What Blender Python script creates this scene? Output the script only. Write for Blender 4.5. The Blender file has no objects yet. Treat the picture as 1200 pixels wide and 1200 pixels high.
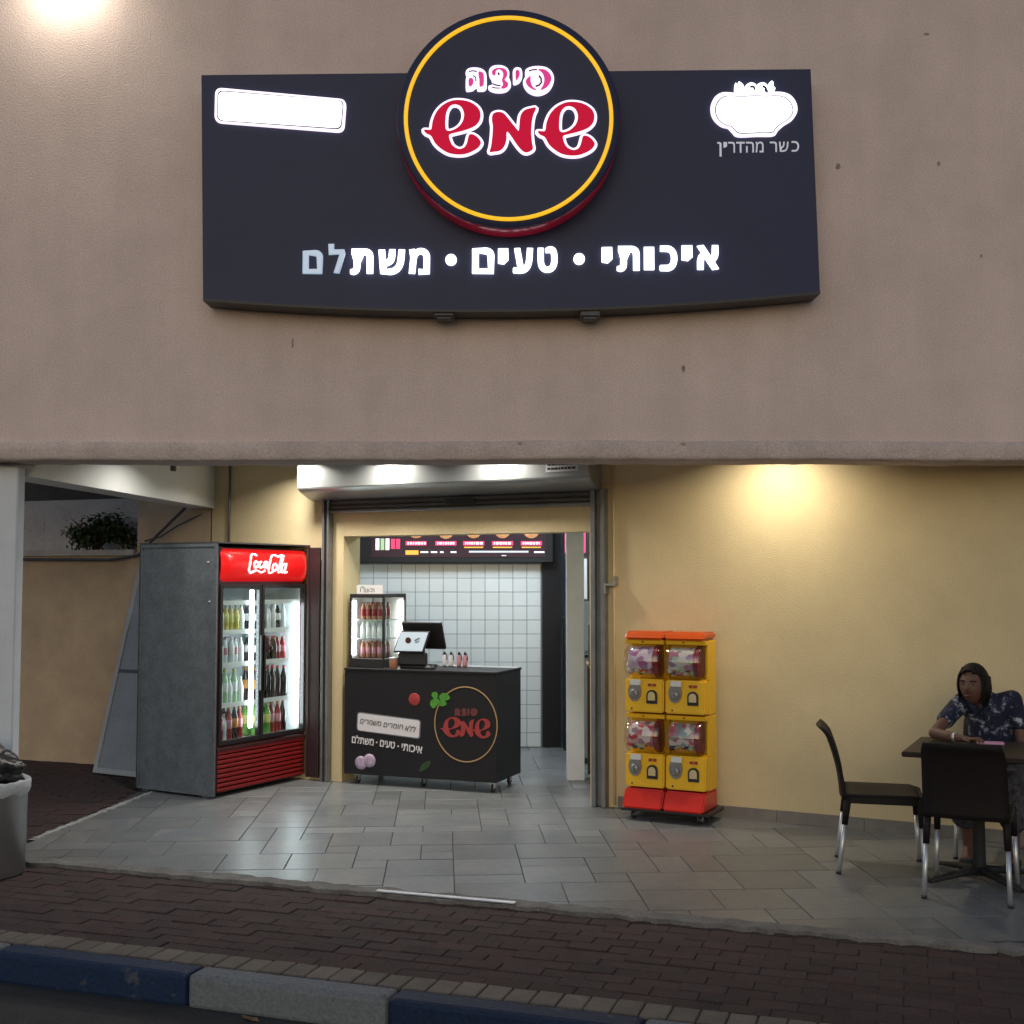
import bpy, bmesh, math, random
from mathutils import Vector, Matrix
R = math.radians
random.seed(7)
sc = bpy.context.scene
COL = sc.collection

# ------------------------------------------------------------------ camera, sky, exposure
CAM_H, FPX = 1.70, 1400.0
PITCH = math.atan(80 / FPX)
cam = bpy.data.cameras.new('camera'); cam.sensor_width = 36; cam.lens = 36 * FPX / 1200
cam.clip_start = 0.05; cam.clip_end = 2000
cam_o = bpy.data.objects.new('camera', cam); COL.objects.link(cam_o)
cam_o.location = (0, 0, CAM_H); cam_o.rotation_euler = (math.pi / 2 + PITCH, 0, 0)
sc.camera = cam_o

world = bpy.data.worlds.new('World'); sc.world = world; world.use_nodes = True
wn = world.node_tree.nodes; wl = world.node_tree.links
for n in list(wn): wn.remove(n)
sky = wn.new('ShaderNodeTexSky'); sky.sky_type = 'NISHITA'; sky.sun_disc = False
sky.sun_elevation = R(20.0); sky.sun_rotation = R(188); sky.air_density = 1.0; sky.dust_density = 1.0
bg = wn.new('ShaderNodeBackground'); bg.inputs['Strength'].default_value = 0.085
wo = wn.new('ShaderNodeOutputWorld')
wl.new(sky.outputs[0], bg.inputs[0]); wl.new(bg.outputs[0], wo.inputs[0])
sc.view_settings.view_transform = 'Standard'; sc.view_settings.look = 'None'
sc.view_settings.exposure = 0.0; sc.view_settings.gamma = 1.0
sc.view_settings.use_curve_mapping = False
sc.cycles.max_bounces = 8
sc.cycles.transparent_max_bounces = 12
sc.cycles.sample_clamp_indirect = 4.0

# ------------------------------------------------------------------ materials
class _Tc:
    def __init__(self, sock): self.outputs = {'Object': sock}

def mat(name, col, rough=0.6, metal=0.0, var=0.0, vscale=4.0, bump=0.0, bscale=60.0, emit=None, estr=0.0,
        rnd=0.0, spec=0.5, col2=None, detail=6.0, fine=0.0, rvar=0.0, coat=0.0, streak=0.0, ramp=(0.32, 0.68), marks=0.0, mscale=3.0):
    """col/col2: the thing's own colour with blotchy wear between them; bump: fine relief; rnd: piece-to-piece tone"""
    m = bpy.data.materials.new(name); m.use_nodes = True
    nt = m.node_tree; b = nt.nodes['Principled BSDF']
    b.inputs['Base Color'].default_value = (*col, 1)
    b.inputs['Roughness'].default_value = rough; b.inputs['Metallic'].default_value = metal
    b.inputs['Specular IOR Level'].default_value = spec
    if coat: b.inputs['Coat Weight'].default_value = coat; b.inputs['Coat Roughness'].default_value = 0.08
    tc0 = nt.nodes.new('ShaderNodeTexCoord')
    if rnd:         # every piece shows another patch of the same stone
        oi0 = nt.nodes.new('ShaderNodeObjectInfo'); sm = nt.nodes.new('ShaderNodeMath'); sm.operation = 'MULTIPLY'; sm.inputs[1].default_value = 37.0
        va = nt.nodes.new('ShaderNodeVectorMath'); va.operation = 'ADD'
        nt.links.new(oi0.outputs['Random'], sm.inputs[0]); nt.links.new(tc0.outputs['Object'], va.inputs[0]); nt.links.new(sm.outputs[0], va.inputs[1])
        tc = _Tc(va.outputs[0])
    else: tc = _Tc(tc0.outputs['Object'])
    out = None
    if var or col2:
        nz = nt.nodes.new('ShaderNodeTexNoise'); nz.inputs['Scale'].default_value = vscale; nz.inputs['Detail'].default_value = detail
        nz.inputs['Roughness'].default_value = 0.65
        nt.links.new(tc.outputs['Object'], nz.inputs['Vector'])
        rp = nt.nodes.new('ShaderNodeValToRGB')
        rp.color_ramp.elements[0].position = ramp[0]; rp.color_ramp.elements[1].position = ramp[1]
        c2 = col2 or tuple(min(1, c * (1 + var)) for c in col)
        c1 = col if col2 else tuple(c * (1 - var) for c in col)
        rp.color_ramp.elements[0].color = (*c1, 1); rp.color_ramp.elements[1].color = (*c2, 1)
        nt.links.new(nz.outputs[0], rp.inputs[0]); out = rp.outputs[0]
        if rvar:
            mr = nt.nodes.new('ShaderNodeMapRange'); mr.inputs['To Min'].default_value = max(0.03, rough - rvar); mr.inputs['To Max'].default_value = min(1, rough + rvar)
            nt.links.new(nz.outputs[0], mr.inputs[0]); nt.links.new(mr.outputs[0], b.inputs['Roughness'])
    if streak:      # faint rain runs down the wall
        mp = nt.nodes.new('ShaderNodeMapping'); mp.inputs['Scale'].default_value = (5.5, 5.5, 0.35)
        n3 = nt.nodes.new('ShaderNodeTexNoise'); n3.inputs['Scale'].default_value = 1.0; n3.inputs['Detail'].default_value = 5
        nt.links.new(tc.outputs['Object'], mp.inputs['Vector']); nt.links.new(mp.outputs[0], n3.inputs['Vector'])
        mr = nt.nodes.new('ShaderNodeMapRange'); mr.inputs['From Min'].default_value = 0.35; mr.inputs['From Max'].default_value = 0.65
        mr.inputs['To Min'].default_value = 1 - streak; mr.inputs['To Max'].default_value = 1 + streak
        nt.links.new(n3.outputs[0], mr.inputs[0])
        hs = nt.nodes.new('ShaderNodeHueSaturation'); nt.links.new(mr.outputs[0], hs.inputs['Value'])
        if out: nt.links.new(out, hs.inputs['Color'])
        else: hs.inputs['Color'].default_value = (*col, 1)
        out = hs.outputs[0]
    if marks:       # sparse scuffs and dirt marks, each with its own shape
        n4 = nt.nodes.new('ShaderNodeTexNoise'); n4.inputs['Scale'].default_value = mscale; n4.inputs['Detail'].default_value = 8; n4.inputs['Roughness'].default_value = 0.7
        nt.links.new(tc.outputs['Object'], n4.inputs['Vector'])
        mr = nt.nodes.new('ShaderNodeMapRange'); mr.inputs['From Min'].default_value = 0.66; mr.inputs['From Max'].default_value = 0.76
        mr.inputs['To Min'].default_value = 1.0; mr.inputs['To Max'].default_value = 1 - marks
        nt.links.new(n4.outputs[0], mr.inputs[0])
        hs = nt.nodes.new('ShaderNodeHueSaturation'); nt.links.new(mr.outputs[0], hs.inputs['Value'])
        if out: nt.links.new(out, hs.inputs['Color'])
        else: hs.inputs['Color'].default_value = (*col, 1)
        out = hs.outputs[0]
    if fine:
        n2 = nt.nodes.new('ShaderNodeTexNoise'); n2.inputs['Scale'].default_value = bscale * 1.3; n2.inputs['Detail'].default_value = 3
        nt.links.new(tc.outputs['Object'], n2.inputs['Vector'])
        mr = nt.nodes.new('ShaderNodeMapRange'); mr.inputs['To Min'].default_value = 1 - fine; mr.inputs['To Max'].default_value = 1 + fine
        mr.inputs['From Min'].default_value = 0.3; mr.inputs['From Max'].default_value = 0.7
        nt.links.new(n2.outputs[0], mr.inputs[0])
        hs = nt.nodes.new('ShaderNodeHueSaturation'); nt.links.new(mr.outputs[0], hs.inputs['Value'])
        if out: nt.links.new(out, hs.inputs['Color'])
        else: hs.inputs['Color'].default_value = (*col, 1)
        out = hs.outputs[0]
    if rnd:
        oi = nt.nodes.new('ShaderNodeObjectInfo'); mr = nt.nodes.new('ShaderNodeMapRange')
        mr.inputs['To Min'].default_value = 1 - rnd; mr.inputs['To Max'].default_value = 1 + rnd
        nt.links.new(oi.outputs['Random'], mr.inputs[0])
        hs = nt.nodes.new('ShaderNodeHueSaturation'); nt.links.new(mr.outputs[0], hs.inputs['Value'])
        if out: nt.links.new(out, hs.inputs['Color'])
        else: hs.inputs['Color'].default_value = (*col, 1)
        out = hs.outputs[0]
    if out: nt.links.new(out, b.inputs['Base Color'])
    if bump:
        nb = nt.nodes.new('ShaderNodeTexNoise'); nb.inputs['Scale'].default_value = bscale; nb.inputs['Detail'].default_value = 5
        nt.links.new(tc.outputs['Object'], nb.inputs['Vector'])
        bp = nt.nodes.new('ShaderNodeBump'); bp.inputs['Strength'].default_value = bump; bp.inputs['Distance'].default_value = 0.01
        nt.links.new(nb.outputs[0], bp.inputs['Height']); nt.links.new(bp.outputs[0], b.inputs['Normal'])
    if emit:
        b.inputs['Emission Color'].default_value = (*emit, 1); b.inputs['Emission Strength'].default_value = estr
    return m

def clear(name, tint=(1, 1, 1), mix=0.15, rough=0.05):
    m = bpy.data.materials.new(name); m.use_nodes = True; nt = m.node_tree
    for n in list(nt.nodes): nt.nodes.remove(n)
    t = nt.nodes.new('ShaderNodeBsdfTransparent'); t.inputs[0].default_value = (*tint, 1)
    g = nt.nodes.new('ShaderNodeBsdfGlossy'); g.inputs['Roughness'].default_value = rough
    mx = nt.nodes.new('ShaderNodeMixShader'); mx.inputs[0].default_value = mix
    o = nt.nodes.new('ShaderNodeOutputMaterial')
    nt.links.new(t.outputs[0], mx.inputs[1]); nt.links.new(g.outputs[0], mx.inputs[2]); nt.links.new(mx.outputs[0], o.inputs[0])
    return m

M = {}
M['stucco'] = mat('facade stucco', (0.70, 0.568, 0.522), 0.9, var=0.075, vscale=1.8, bump=0.32, bscale=95, fine=0.17, spec=0.2, streak=0.025, marks=0.28, mscale=2.2)
M['chip'] = mat('dark chipped render', (.33, .26, .23), .95, var=.3, vscale=30)
M['band'] = mat('rough plaster drip band', (0.58, 0.485, 0.455), 0.95, var=0.12, vscale=5, bump=0.7, bscale=75, fine=0.18, marks=.35, mscale=5, spec=0.2)
M['yellow_wall'] = mat('yellow ochre plaster', (0.655, 0.545, 0.335), 0.85, var=0.07, vscale=1.6, bump=0.35, bscale=110, fine=0.11, marks=0.25, mscale=3.2, spec=0.25)
M['reveal'] = mat('cream yellow paint', (0.64, 0.53, 0.29), 0.7, var=0.05, vscale=5, bump=0.15, bscale=90)
M['beige_wall'] = mat('beige render', (0.48, 0.365, 0.255), 0.9, var=0.14, vscale=2.5, bump=0.4, bscale=80, fine=0.10)
M['grey_wall'] = mat('grey concrete', (0.40, 0.37, 0.355), 0.9, var=0.14, vscale=3, bump=0.4, bscale=40, fine=0.12)
M['gap_dark'] = mat('dark gap backdrop', (0.05, 0.045, 0.045), 0.9, var=0.2)  # darkness of the gap behind the parapet, put into the colour
M['white_paint'] = mat('white wall paint', (0.72, 0.74, 0.72), 0.75, var=0.05, vscale=3, bump=0.15, bscale=70)
M['column_paint'] = mat('pale column paint', (0.66, 0.70, 0.75), 0.8, var=0.06, vscale=4, bump=0.3, bscale=90)
M['base'] = mat('grey stone skirting', (0.20, 0.185, 0.17), 0.6, var=0.15, vscale=6)
M['tile_floor'] = mat('grey stoneware tile', (0.132, 0.145, 0.158), 0.34, col2=(0.195, 0.195, 0.192), vscale=4.0, bump=0.10, bscale=26, rnd=0.16, fine=0.12, rvar=0.05, detail=7)
M['grout'] = mat('dark grout', (0.06, 0.057, 0.055), 0.9, var=0.2, vscale=12)
M['cement'] = mat('rough cement strip', (0.165, 0.158, 0.148), 0.95, var=0.30, vscale=7, bump=0.8, bscale=50, fine=0.15)
M['pale_joint'] = mat('pale mortar joint', (0.36, 0.36, 0.35), 0.9, col2=(0.14, 0.13, 0.125), vscale=8, ramp=(.45, .7))
M['brick'] = mat('red brown clay paver', (0.080, 0.046, 0.042), 0.9, col2=(0.054, 0.043, 0.043), vscale=4, bump=0.5, bscale=70, rnd=0.14, fine=0.2, spec=.25)
M['sand'] = mat('jointing sand', (0.060, 0.044, 0.041), 0.95, var=0.2, vscale=15)
M['paver'] = mat('buff concrete paver', (0.155, 0.130, 0.105), 0.9, var=0.15, vscale=8, bump=0.4, bscale=60, rnd=0.16, fine=0.1)
M['kerb_blue'] = mat('worn blue kerb paint', (0.010, 0.026, 0.070), 0.7, col2=(0.085, 0.088, 0.095), vscale=9, bump=0.5, bscale=50, ramp=(.60, .72), fine=.2, rnd=.15, spec=.3)
M['kerb_white'] = mat('worn white kerb paint', (0.155, 0.170, 0.185), 0.85, col2=(0.09, 0.09, 0.09), vscale=9, bump=0.5, bscale=50, ramp=(.58, .70), fine=.2)
M['asphalt'] = mat('asphalt', (0.045, 0.043, 0.042), 0.9, var=0.25, vscale=3, bump=0.8, bscale=120, fine=0.3)
M['sign_face'] = mat('anthracite sign sheet', (0.030, 0.038, 0.088), 0.5, var=0.06, vscale=3, spec=0.3)
M['sign_edge'] = mat('black sign edge', (0.03, 0.03, 0.034), 0.5)
M['rim_red'] = mat('dark red acrylic rim', (0.24, 0.008, 0.022), 0.3, emit=(0.5, 0.01, 0.04), estr=0.10)
M['rim_glow'] = mat('red lit acrylic', (0.30, 0.01, 0.03), 0.3, emit=(0.6, 0.01, 0.05), estr=0.25)
M['lit_white'] = mat('white lit acrylic', (0.8, 0.8, 0.8), 0.4, emit=(0.90, 0.92, 1.0), estr=2.2)
M['lit_white_edge'] = mat('violet white lit outline', (0.8, 0.8, 0.8), 0.4, emit=(0.95, 0.78, 1.0), estr=1.25)
M['lit_dim'] = mat('failing pale blue lit acrylic', (0.5, 0.52, 0.55), 0.4, emit=(0.40, 0.52, 0.68), estr=0.72)
M['lit_small'] = mat('pale grey lettering', (0.5, 0.5, 0.52), 0.5, emit=(0.5, 0.5, 0.6), estr=0.55)
M['lit_red'] = mat('red lit acrylic face', (0.22, 0.004, 0.012), 0.6, spec=.2, emit=(0.66, 0.004, 0.045), estr=0.72)
M['lit_magenta'] = mat('magenta lit acrylic face', (0.5, 0.03, 0.2), 0.4, emit=(0.60, 0.02, 0.20), estr=0.85)
M['lit_yellow'] = mat('yellow neon ring', (0.5, 0.3, 0.03), 0.4, emit=(1.0, 0.52, 0.015), estr=0.9)
M['galv'] = mat('galvanised steel sheet', (0.185, 0.205, 0.230), 0.5, metal=0.5, var=0.16, vscale=9, streak=.08, bump=0.06, bscale=40, fine=0.14)
M['pale_frame'] = mat('pale aluminium frame', (.34, .36, .38), .5, metal=.3, var=.08)
M['pale_panel'] = mat('grey mesh panel', (.24, .26, .29), .5, metal=.3, var=.12, vscale=3, fine=.15)
M['galv_dark'] = mat('dull dark steel', (0.085, 0.085, 0.095), 0.55, metal=0.4, var=0.2, vscale=9)
M['steel'] = mat('brushed grey steel', (0.42, 0.44, 0.45), 0.35, metal=0.8, var=0.08, vscale=6)
M['rail'] = mat('grey zinc rail', (0.22, 0.23, 0.24), 0.45, metal=0.6, var=0.15, vscale=8)
M['shutter'] = mat('shutter box grey metal', (0.40, 0.42, 0.42), 0.32, metal=0.55, var=0.05, vscale=3)
M['slat_dark'] = mat('dark shutter slat', (0.10, 0.10, 0.10), 0.5, metal=0.4)
M['alu'] = mat('aluminium', (0.62, 0.64, 0.66), 0.35, metal=0.7, var=0.08, vscale=10)
M['black'] = mat('black laminate', (0.012, 0.012, 0.015), 0.5, spec=0.3, var=0.08, vscale=5)
M['black_matte'] = mat('matt black', (0.012, 0.012, 0.013), 0.7)
M['black_plastic'] = mat('black plastic', (0.02, 0.02, 0.022), 0.35)
M['chair'] = mat('dark brown woven plastic', (0.012, 0.009, 0.009), 0.6, bump=0.35, bscale=120, spec=0.25)
M['table'] = mat('dark brown table top', (0.024, 0.016, 0.013), 0.45, var=0.2, vscale=8, spec=0.3)
M['red_paint'] = mat('red painted metal', (0.24, 0.010, 0.012), 0.4, var=0.06, vscale=5)
M['red_dark'] = mat('maroon painted metal', (0.055, 0.010, 0.014), 0.45)
M['maroon'] = mat('dull maroon sheet', (0.032, 0.016, 0.019), 0.5, var=.15, vscale=6)
M['red_header'] = mat('lit red header', (0.6, 0.01, 0.01), 0.25, emit=(0.9, 0.010, 0.012), estr=0.50)
M['logo_white'] = mat('lit white logo', (0.8, 0.8, 0.8), 0.4, emit=(1, 0.9, 0.9), estr=0.9)
M['inside_white'] = mat('white cabinet liner', (0.80, 0.85, 0.86), 0.5)
M['tube'] = mat('lit white tube', (0.8, 0.8, 0.8), 0.4, emit=(0.88, 0.97, 1.0), estr=14.0)
M['tube_warm'] = mat('lit warm tube', (0.8, 0.8, 0.8), 0.4, emit=(1.0, 0.92, 0.84), estr=13)
M['glass'] = clear('clear glass', (0.93, 0.97, 0.97), 0.05)
M['acrylic'] = clear('clear acrylic', (0.92, 0.90, 0.90), 0.10)
M['yellow_plastic'] = mat('yellow plastic', (0.86, 0.50, 0.012), 0.35, var=0.04, vscale=6)
M['orange_plastic'] = mat('orange red plastic', (0.58, 0.085, 0.012), 0.25)
M['red_plastic'] = mat('red plastic', (0.62, 0.03, 0.016), 0.22)
M['knob_red'] = mat('dark red plastic', (0.20, 0.010, 0.025), 0.3)
M['grey_plastic'] = mat('grey plastic', (0.25, 0.25, 0.25), 0.35, metal=0.3)
M['wall_tile'] = mat('white glazed tile', (0.66, 0.70, 0.72), 0.18, rnd=0.03, var=0.02, vscale=3)
M['wall_grout'] = mat('grey grout', (0.22, 0.24, 0.26), 0.9)
M['screen'] = mat('pale lit screen', (0.3, 0.35, 0.4), 0.25, emit=(0.42, 0.52, 0.58), estr=0.55)
M['decal_white'] = mat('white print', (0.70, 0.68, 0.72), 0.5)
M['decal_red'] = mat('red print', (0.34, 0.035, 0.035), 0.5, var=0.2, vscale=20)
M['decal_dim_red'] = mat('faded red print', (0.13, 0.03, 0.03), 0.5)
M['decal_green'] = mat('green leaf print', (0.07, 0.28, 0.03), 0.5, var=0.3, vscale=25)
M['decal_dark_green'] = mat('dark leaf print', (0.02, 0.055, 0.018), 0.5)
M['decal_gold'] = mat('gold line print', (0.42, 0.27, 0.12), 0.45)
M['decal_lilac'] = mat('lilac onion print', (0.42, 0.33, 0.47), 0.5, var=0.2, vscale=30)
M['decal_grey'] = mat('grey print', (0.14, 0.14, 0.17), 0.5)
M['ink'] = mat('dark ink', (0.02, 0.02, 0.03), 0.6)
M['paper'] = mat('white paper', (0.72, 0.72, 0.74), 0.8)
M['skin'] = mat('brown skin', (0.125, 0.062, 0.043), 0.6, var=0.08, vscale=20)
M['hair'] = mat('black brown hair', (0.010, 0.007, 0.007), 0.65, bump=0.4, bscale=120, spec=.25)
M['lips'] = mat('lip colour', (0.10, 0.038, 0.033), 0.6)
M['eye_white'] = mat('eye white', (0.20, 0.18, 0.165), 0.5, spec=.2)
M['skirt'] = mat('dark patterned cloth', (0.012, 0.013, 0.020), 0.9, col2=(0.10, 0.10, 0.12), vscale=32)
M['bag'] = mat('black bin bag', (0.012, 0.012, 0.014), 0.3, bump=0.8, bscale=25)
M['liner'] = mat('white bin liner', (0.55, 0.57, 0.60), 0.6, bump=0.5, bscale=30)
M['leaf'] = mat('dark green leaf', (0.045, 0.075, 0.022), 0.6, var=0.4, vscale=8)
M['bark'] = mat('brown stem', (0.07, 0.045, 0.03), 0.9)
M['pink'] = mat('pink cover', (0.60, 0.32, 0.50), 0.4)
M['wood'] = mat('light wood', (0.42, 0.28, 0.16), 0.6, var=0.15, vscale=10)
M['lamp_lit'] = mat('lit lamp diffuser', (0.8, 0.8, 0.8), 0.4, emit=(1.0, 0.86, 0.62), estr=12)
M['lamp_cool'] = mat('lit cool diffuser', (0.8, 0.8, 0.8), 0.4, emit=(0.9, 0.97, 1.0), estr=6)
M['water'] = mat('clear bottle plastic', (0.70, 0.76, 0.78), 0.15, spec=0.8)
M['cola'] = mat('cola bottle', (0.022, 0.010, 0.008), 0.12, spec=0.8)
M['juice_yellow'] = mat('yellow drink', (0.62, 0.55, 0.14), 0.2)
M['drink_green'] = mat('pale green drink', (0.42, 0.62, 0.40), 0.15)
M['drink_lime'] = mat('lime green drink', (0.16, 0.40, 0.07), 0.15)
M['drink_red'] = mat('red drink', (0.32, 0.03, 0.035), 0.15)
M['drink_pink'] = mat('pink drink', (0.55, 0.25, 0.30), 0.2)
M['drink_amber'] = mat('amber drink', (0.42, 0.20, 0.12), 0.2)
M['label_white'] = mat('white bottle label', (0.70, 0.72, 0.72), 0.5)
M['label_yellow'] = mat('yellow bottle label', (0.62, 0.60, 0.20), 0.5)
M['label_red'] = mat('red bottle label', (0.50, 0.03, 0.04), 0.5)
M['label_orange'] = mat('orange bottle label', (0.55, 0.24, 0.04), 0.5)
M['menu_black'] = mat('lit menu ground', (0.02, 0.015, 0.02), 0.3, emit=(0.05, 0.012, 0.03), estr=0.5)
M['menu_pink'] = mat('lit pink tag', (0.5, 0.05, 0.1), 0.4, emit=(0.85, 0.05, 0.16), estr=0.9)
M['menu_white'] = mat('lit white print', (0.7, 0.7, 0.7), 0.4, emit=(0.9, 0.9, 1.0), estr=1.0)
M['menu_orange'] = mat('lit orange print', (0.7, 0.35, 0.05), 0.4, emit=(0.9, 0.40, 0.06), estr=0.9)
M['menu_food'] = mat('lit pizza picture', (0.5, 0.2, 0.08), 0.5, col2=(0.75, 0.5, 0.25), vscale=22, emit=(0.6, 0.25, 0.10), estr=0.7)
M['menu_green'] = mat('lit green print', (0.3, 0.45, 0.25), 0.4, emit=(0.5, 0.7, 0.4), estr=0.6)

def shirt_mat():
    m = mat('navy shirt with white flowers', (0.010, 0.014, 0.045), 0.85)
    nt = m.node_tree; b = nt.nodes['Principled BSDF']
    tc = nt.nodes.new('ShaderNodeTexCoord'); n1 = nt.nodes.new('ShaderNodeTexNoise'); n1.inputs['Scale'].default_value = 17; n1.inputs['Detail'].default_value = 4
    n1.inputs['Roughness'].default_value = 0.75
    nt.links.new(tc.outputs['Object'], n1.inputs['Vector'])
    rp = nt.nodes.new('ShaderNodeValToRGB'); e = rp.color_ramp.elements
    e[0].position = 0.52; e[0].color = (0.008, 0.011, 0.036, 1); e[1].position = 0.66; e[1].color = (0.42, 0.44, 0.48, 1)
    x = rp.color_ramp.elements.new(0.57); x.color = (0.06, 0.07, 0.12, 1)
    nt.links.new(n1.outputs[0], rp.inputs[0]); nt.links.new(rp.outputs[0], b.inputs['Base Color'])
    return m
M['shirt'] = shirt_mat()

# ------------------------------------------------------------------ builders
def B(): return bmesh.new()

def xf(bm, verts, loc=(0, 0, 0), rot=None):
    mt = Matrix.Translation(loc)
    if rot: mt = mt @ Matrix.Rotation(rot[2], 4, 'Z') @ Matrix.Rotation(rot[1], 4, 'Y') @ Matrix.Rotation(rot[0], 4, 'X')
    bmesh.ops.transform(bm, matrix=mt, verts=verts)

def box(bm, x0, x1, y0, y1, z0, z1, bev=0.0, rot=None, mi=0, seg=1):
    c = ((x0 + x1) / 2, (y0 + y1) / 2, (z0 + z1) / 2)
    r = bmesh.ops.create_cube(bm, size=1.0); vs = r['verts']
    bmesh.ops.scale(bm, vec=(abs(x1 - x0), abs(y1 - y0), abs(z1 - z0)), verts=vs)
    fs = set(f for v in vs for f in v.link_faces)
    for f in fs: f.material_index = mi
    if bev:
        es = list(set(e for v in vs for e in v.link_edges))
        q = bmesh.ops.bevel(bm, geom=es, offset=bev, segments=seg, affect='EDGES', profile=0.5)
        vs = list(set(v for f in q['faces'] for v in f.verts) | set(v for v in vs if v.is_valid))
        for f in set(f for v in vs for f in v.link_faces): f.material_index = mi
    xf(bm, vs, c, rot)
    return vs

def tube(bm, pts, r, seg=8, mi=0, cap=True, flat=None, up=None):
    """pts: polyline; r: radius or list"""
    pts = [Vector(p) for p in pts]; n = len(pts)
    rs = r if isinstance(r, (list, tuple)) else [r] * n
    rings = []
    prev = None
    for i, p in enumerate(pts):
        t = (pts[min(i + 1, n - 1)] - pts[max(i - 1, 0)]).normalized()
        if up is not None: u = t.cross(up).normalized(); prev = u
        elif prev is None:
            a = Vector((0, 0, 1)) if abs(t.z) < 0.9 else Vector((1, 0, 0))
            u = t.cross(a).normalized()
        else:
            u = (prev - t * prev.dot(t)).normalized()
        prev = u; w = t.cross(u) if up is None else Vector(up)
        ring = []
        for k in range(seg):
            a = 2 * math.pi * k / seg
            d = u * math.cos(a) * rs[i] + w * math.sin(a) * rs[i]
            if flat: d = Vector((d.x * flat[0], d.y * flat[1], d.z * flat[2]))
            ring.append(bm.verts.new(p + d))
        rings.append(ring)
    for i in range(n - 1):
        for k in range(seg):
            f = bm.faces.new((rings[i][k], rings[i][(k + 1) % seg], rings[i + 1][(k + 1) % seg], rings[i + 1][k])); f.material_index = mi; f.smooth = True
    if cap:
        for g in (rings[0][::-1], rings[-1]):
            f = bm.faces.new(g); f.material_index = mi
    return [v for g in rings for v in g]

def lathe(bm, prof, seg=14, center=(0, 0, 0), axis='Z', mis=None, smooth=True):
    """prof: (r, h) from bottom to top"""
    rings = []; c = Vector(center)
    for (r, h) in prof:
        ring = []
        for k in range(seg):
            a = 2 * math.pi * k / seg
            d = Vector((r * math.cos(a), r * math.sin(a), h))
            if axis == 'Y': d = Vector((r * math.cos(a), h, r * math.sin(a)))
            if axis == 'X': d = Vector((h, r * math.cos(a), r * math.sin(a)))
            ring.append(bm.verts.new(c + d))
        rings.append(ring)
    for i in range(len(prof) - 1):
        for k in range(seg):
            q = (rings[i][k], rings[i][(k + 1) % seg], rings[i + 1][(k + 1) % seg], rings[i + 1][k])
            f = bm.faces.new(q); f.smooth = smooth
            if mis: f.material_index = mis[i]
    for g, j in ((rings[0], 0), (rings[-1], -1)):
        if prof[j][0] > 1e-4:
            f = bm.faces.new(g)
            if mis: f.material_index = mis[min(len(mis) - 1, 0 if j == 0 else len(mis) - 1)]
    bmesh.ops.recalc_face_normals(bm, faces=bm.faces)
    return [v for g in rings for v in g]

def prism(bm, pts, y0, y1, mi=0):
    """outline in (x, z), extruded along y"""
    a = [bm.verts.new((p[0], y0, p[1])) for p in pts]; b = [bm.verts.new((p[0], y1, p[1])) for p in pts]
    n = len(pts); fs = [bm.faces.new(a), bm.faces.new(b[::-1])]
    for i in range(n): fs.append(bm.faces.new((a[i], b[i], b[(i + 1) % n], a[(i + 1) % n])))
    for f in fs: f.material_index = mi
    bmesh.ops.recalc_face_normals(bm, faces=fs)
    return a + b

def link(o, parent=None):
    COL.objects.link(o)
    if parent is not None: o.parent = parent
    return o

def obj(name, bm, m, parent=None, smooth=False, loc=None, rz=None):
    me = bpy.data.meshes.new(name)
    bm.to_mesh(me); bm.free()
    for mm in (m if isinstance(m, (list, tuple)) else [m]): me.materials.append(mm)
    if smooth:
        for p in me.polygons: p.use_smooth = True
    o = bpy.data.objects.new(name, me)
    if loc: o.location = loc
    if rz is not None: o.rotation_euler = (0, 0, rz)
    return link(o, parent)

def tag(o, label, cat, group=None):
    o['label'] = label; o['category'] = cat
    if group: o['group'] = group
    return o

def thing(name, label, cat, loc=(0, 0, 0), rz=0.0, group=None):
    o = bpy.data.objects.new(name, None); o.empty_display_size = 0.1
    o.location = loc; o.rotation_euler = (0, 0, rz)
    COL.objects.link(o)
    return tag(o, label, cat, group)

def struct(name, bm, m, loc=None, rz=None):
    o = obj(name, bm, m, None, loc=loc, rz=rz); o['kind'] = 'structure'; return o

def dup(root, loc, rz, label=None, group=None):
    r = root.copy(); COL.objects.link(r); r.location = loc; r.rotation_euler = (0, 0, rz)
    if label: r['label'] = label
    if group: r['group'] = group
    for ch in list(root.children):
        c = ch.copy(); COL.objects.link(c); c.parent = r
        for g in list(ch.children):
            d = g.copy(); COL.objects.link(d); d.parent = c
    return r

DG = lambda: bpy.context.evaluated_depsgraph_get()
def curve_mesh(cu):
    o = bpy.data.objects.new('tmp', cu); COL.objects.link(o)
    me = bpy.data.meshes.new_from_object(o.evaluated_get(DG()))
    bpy.data.objects.remove(o); return me

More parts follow.
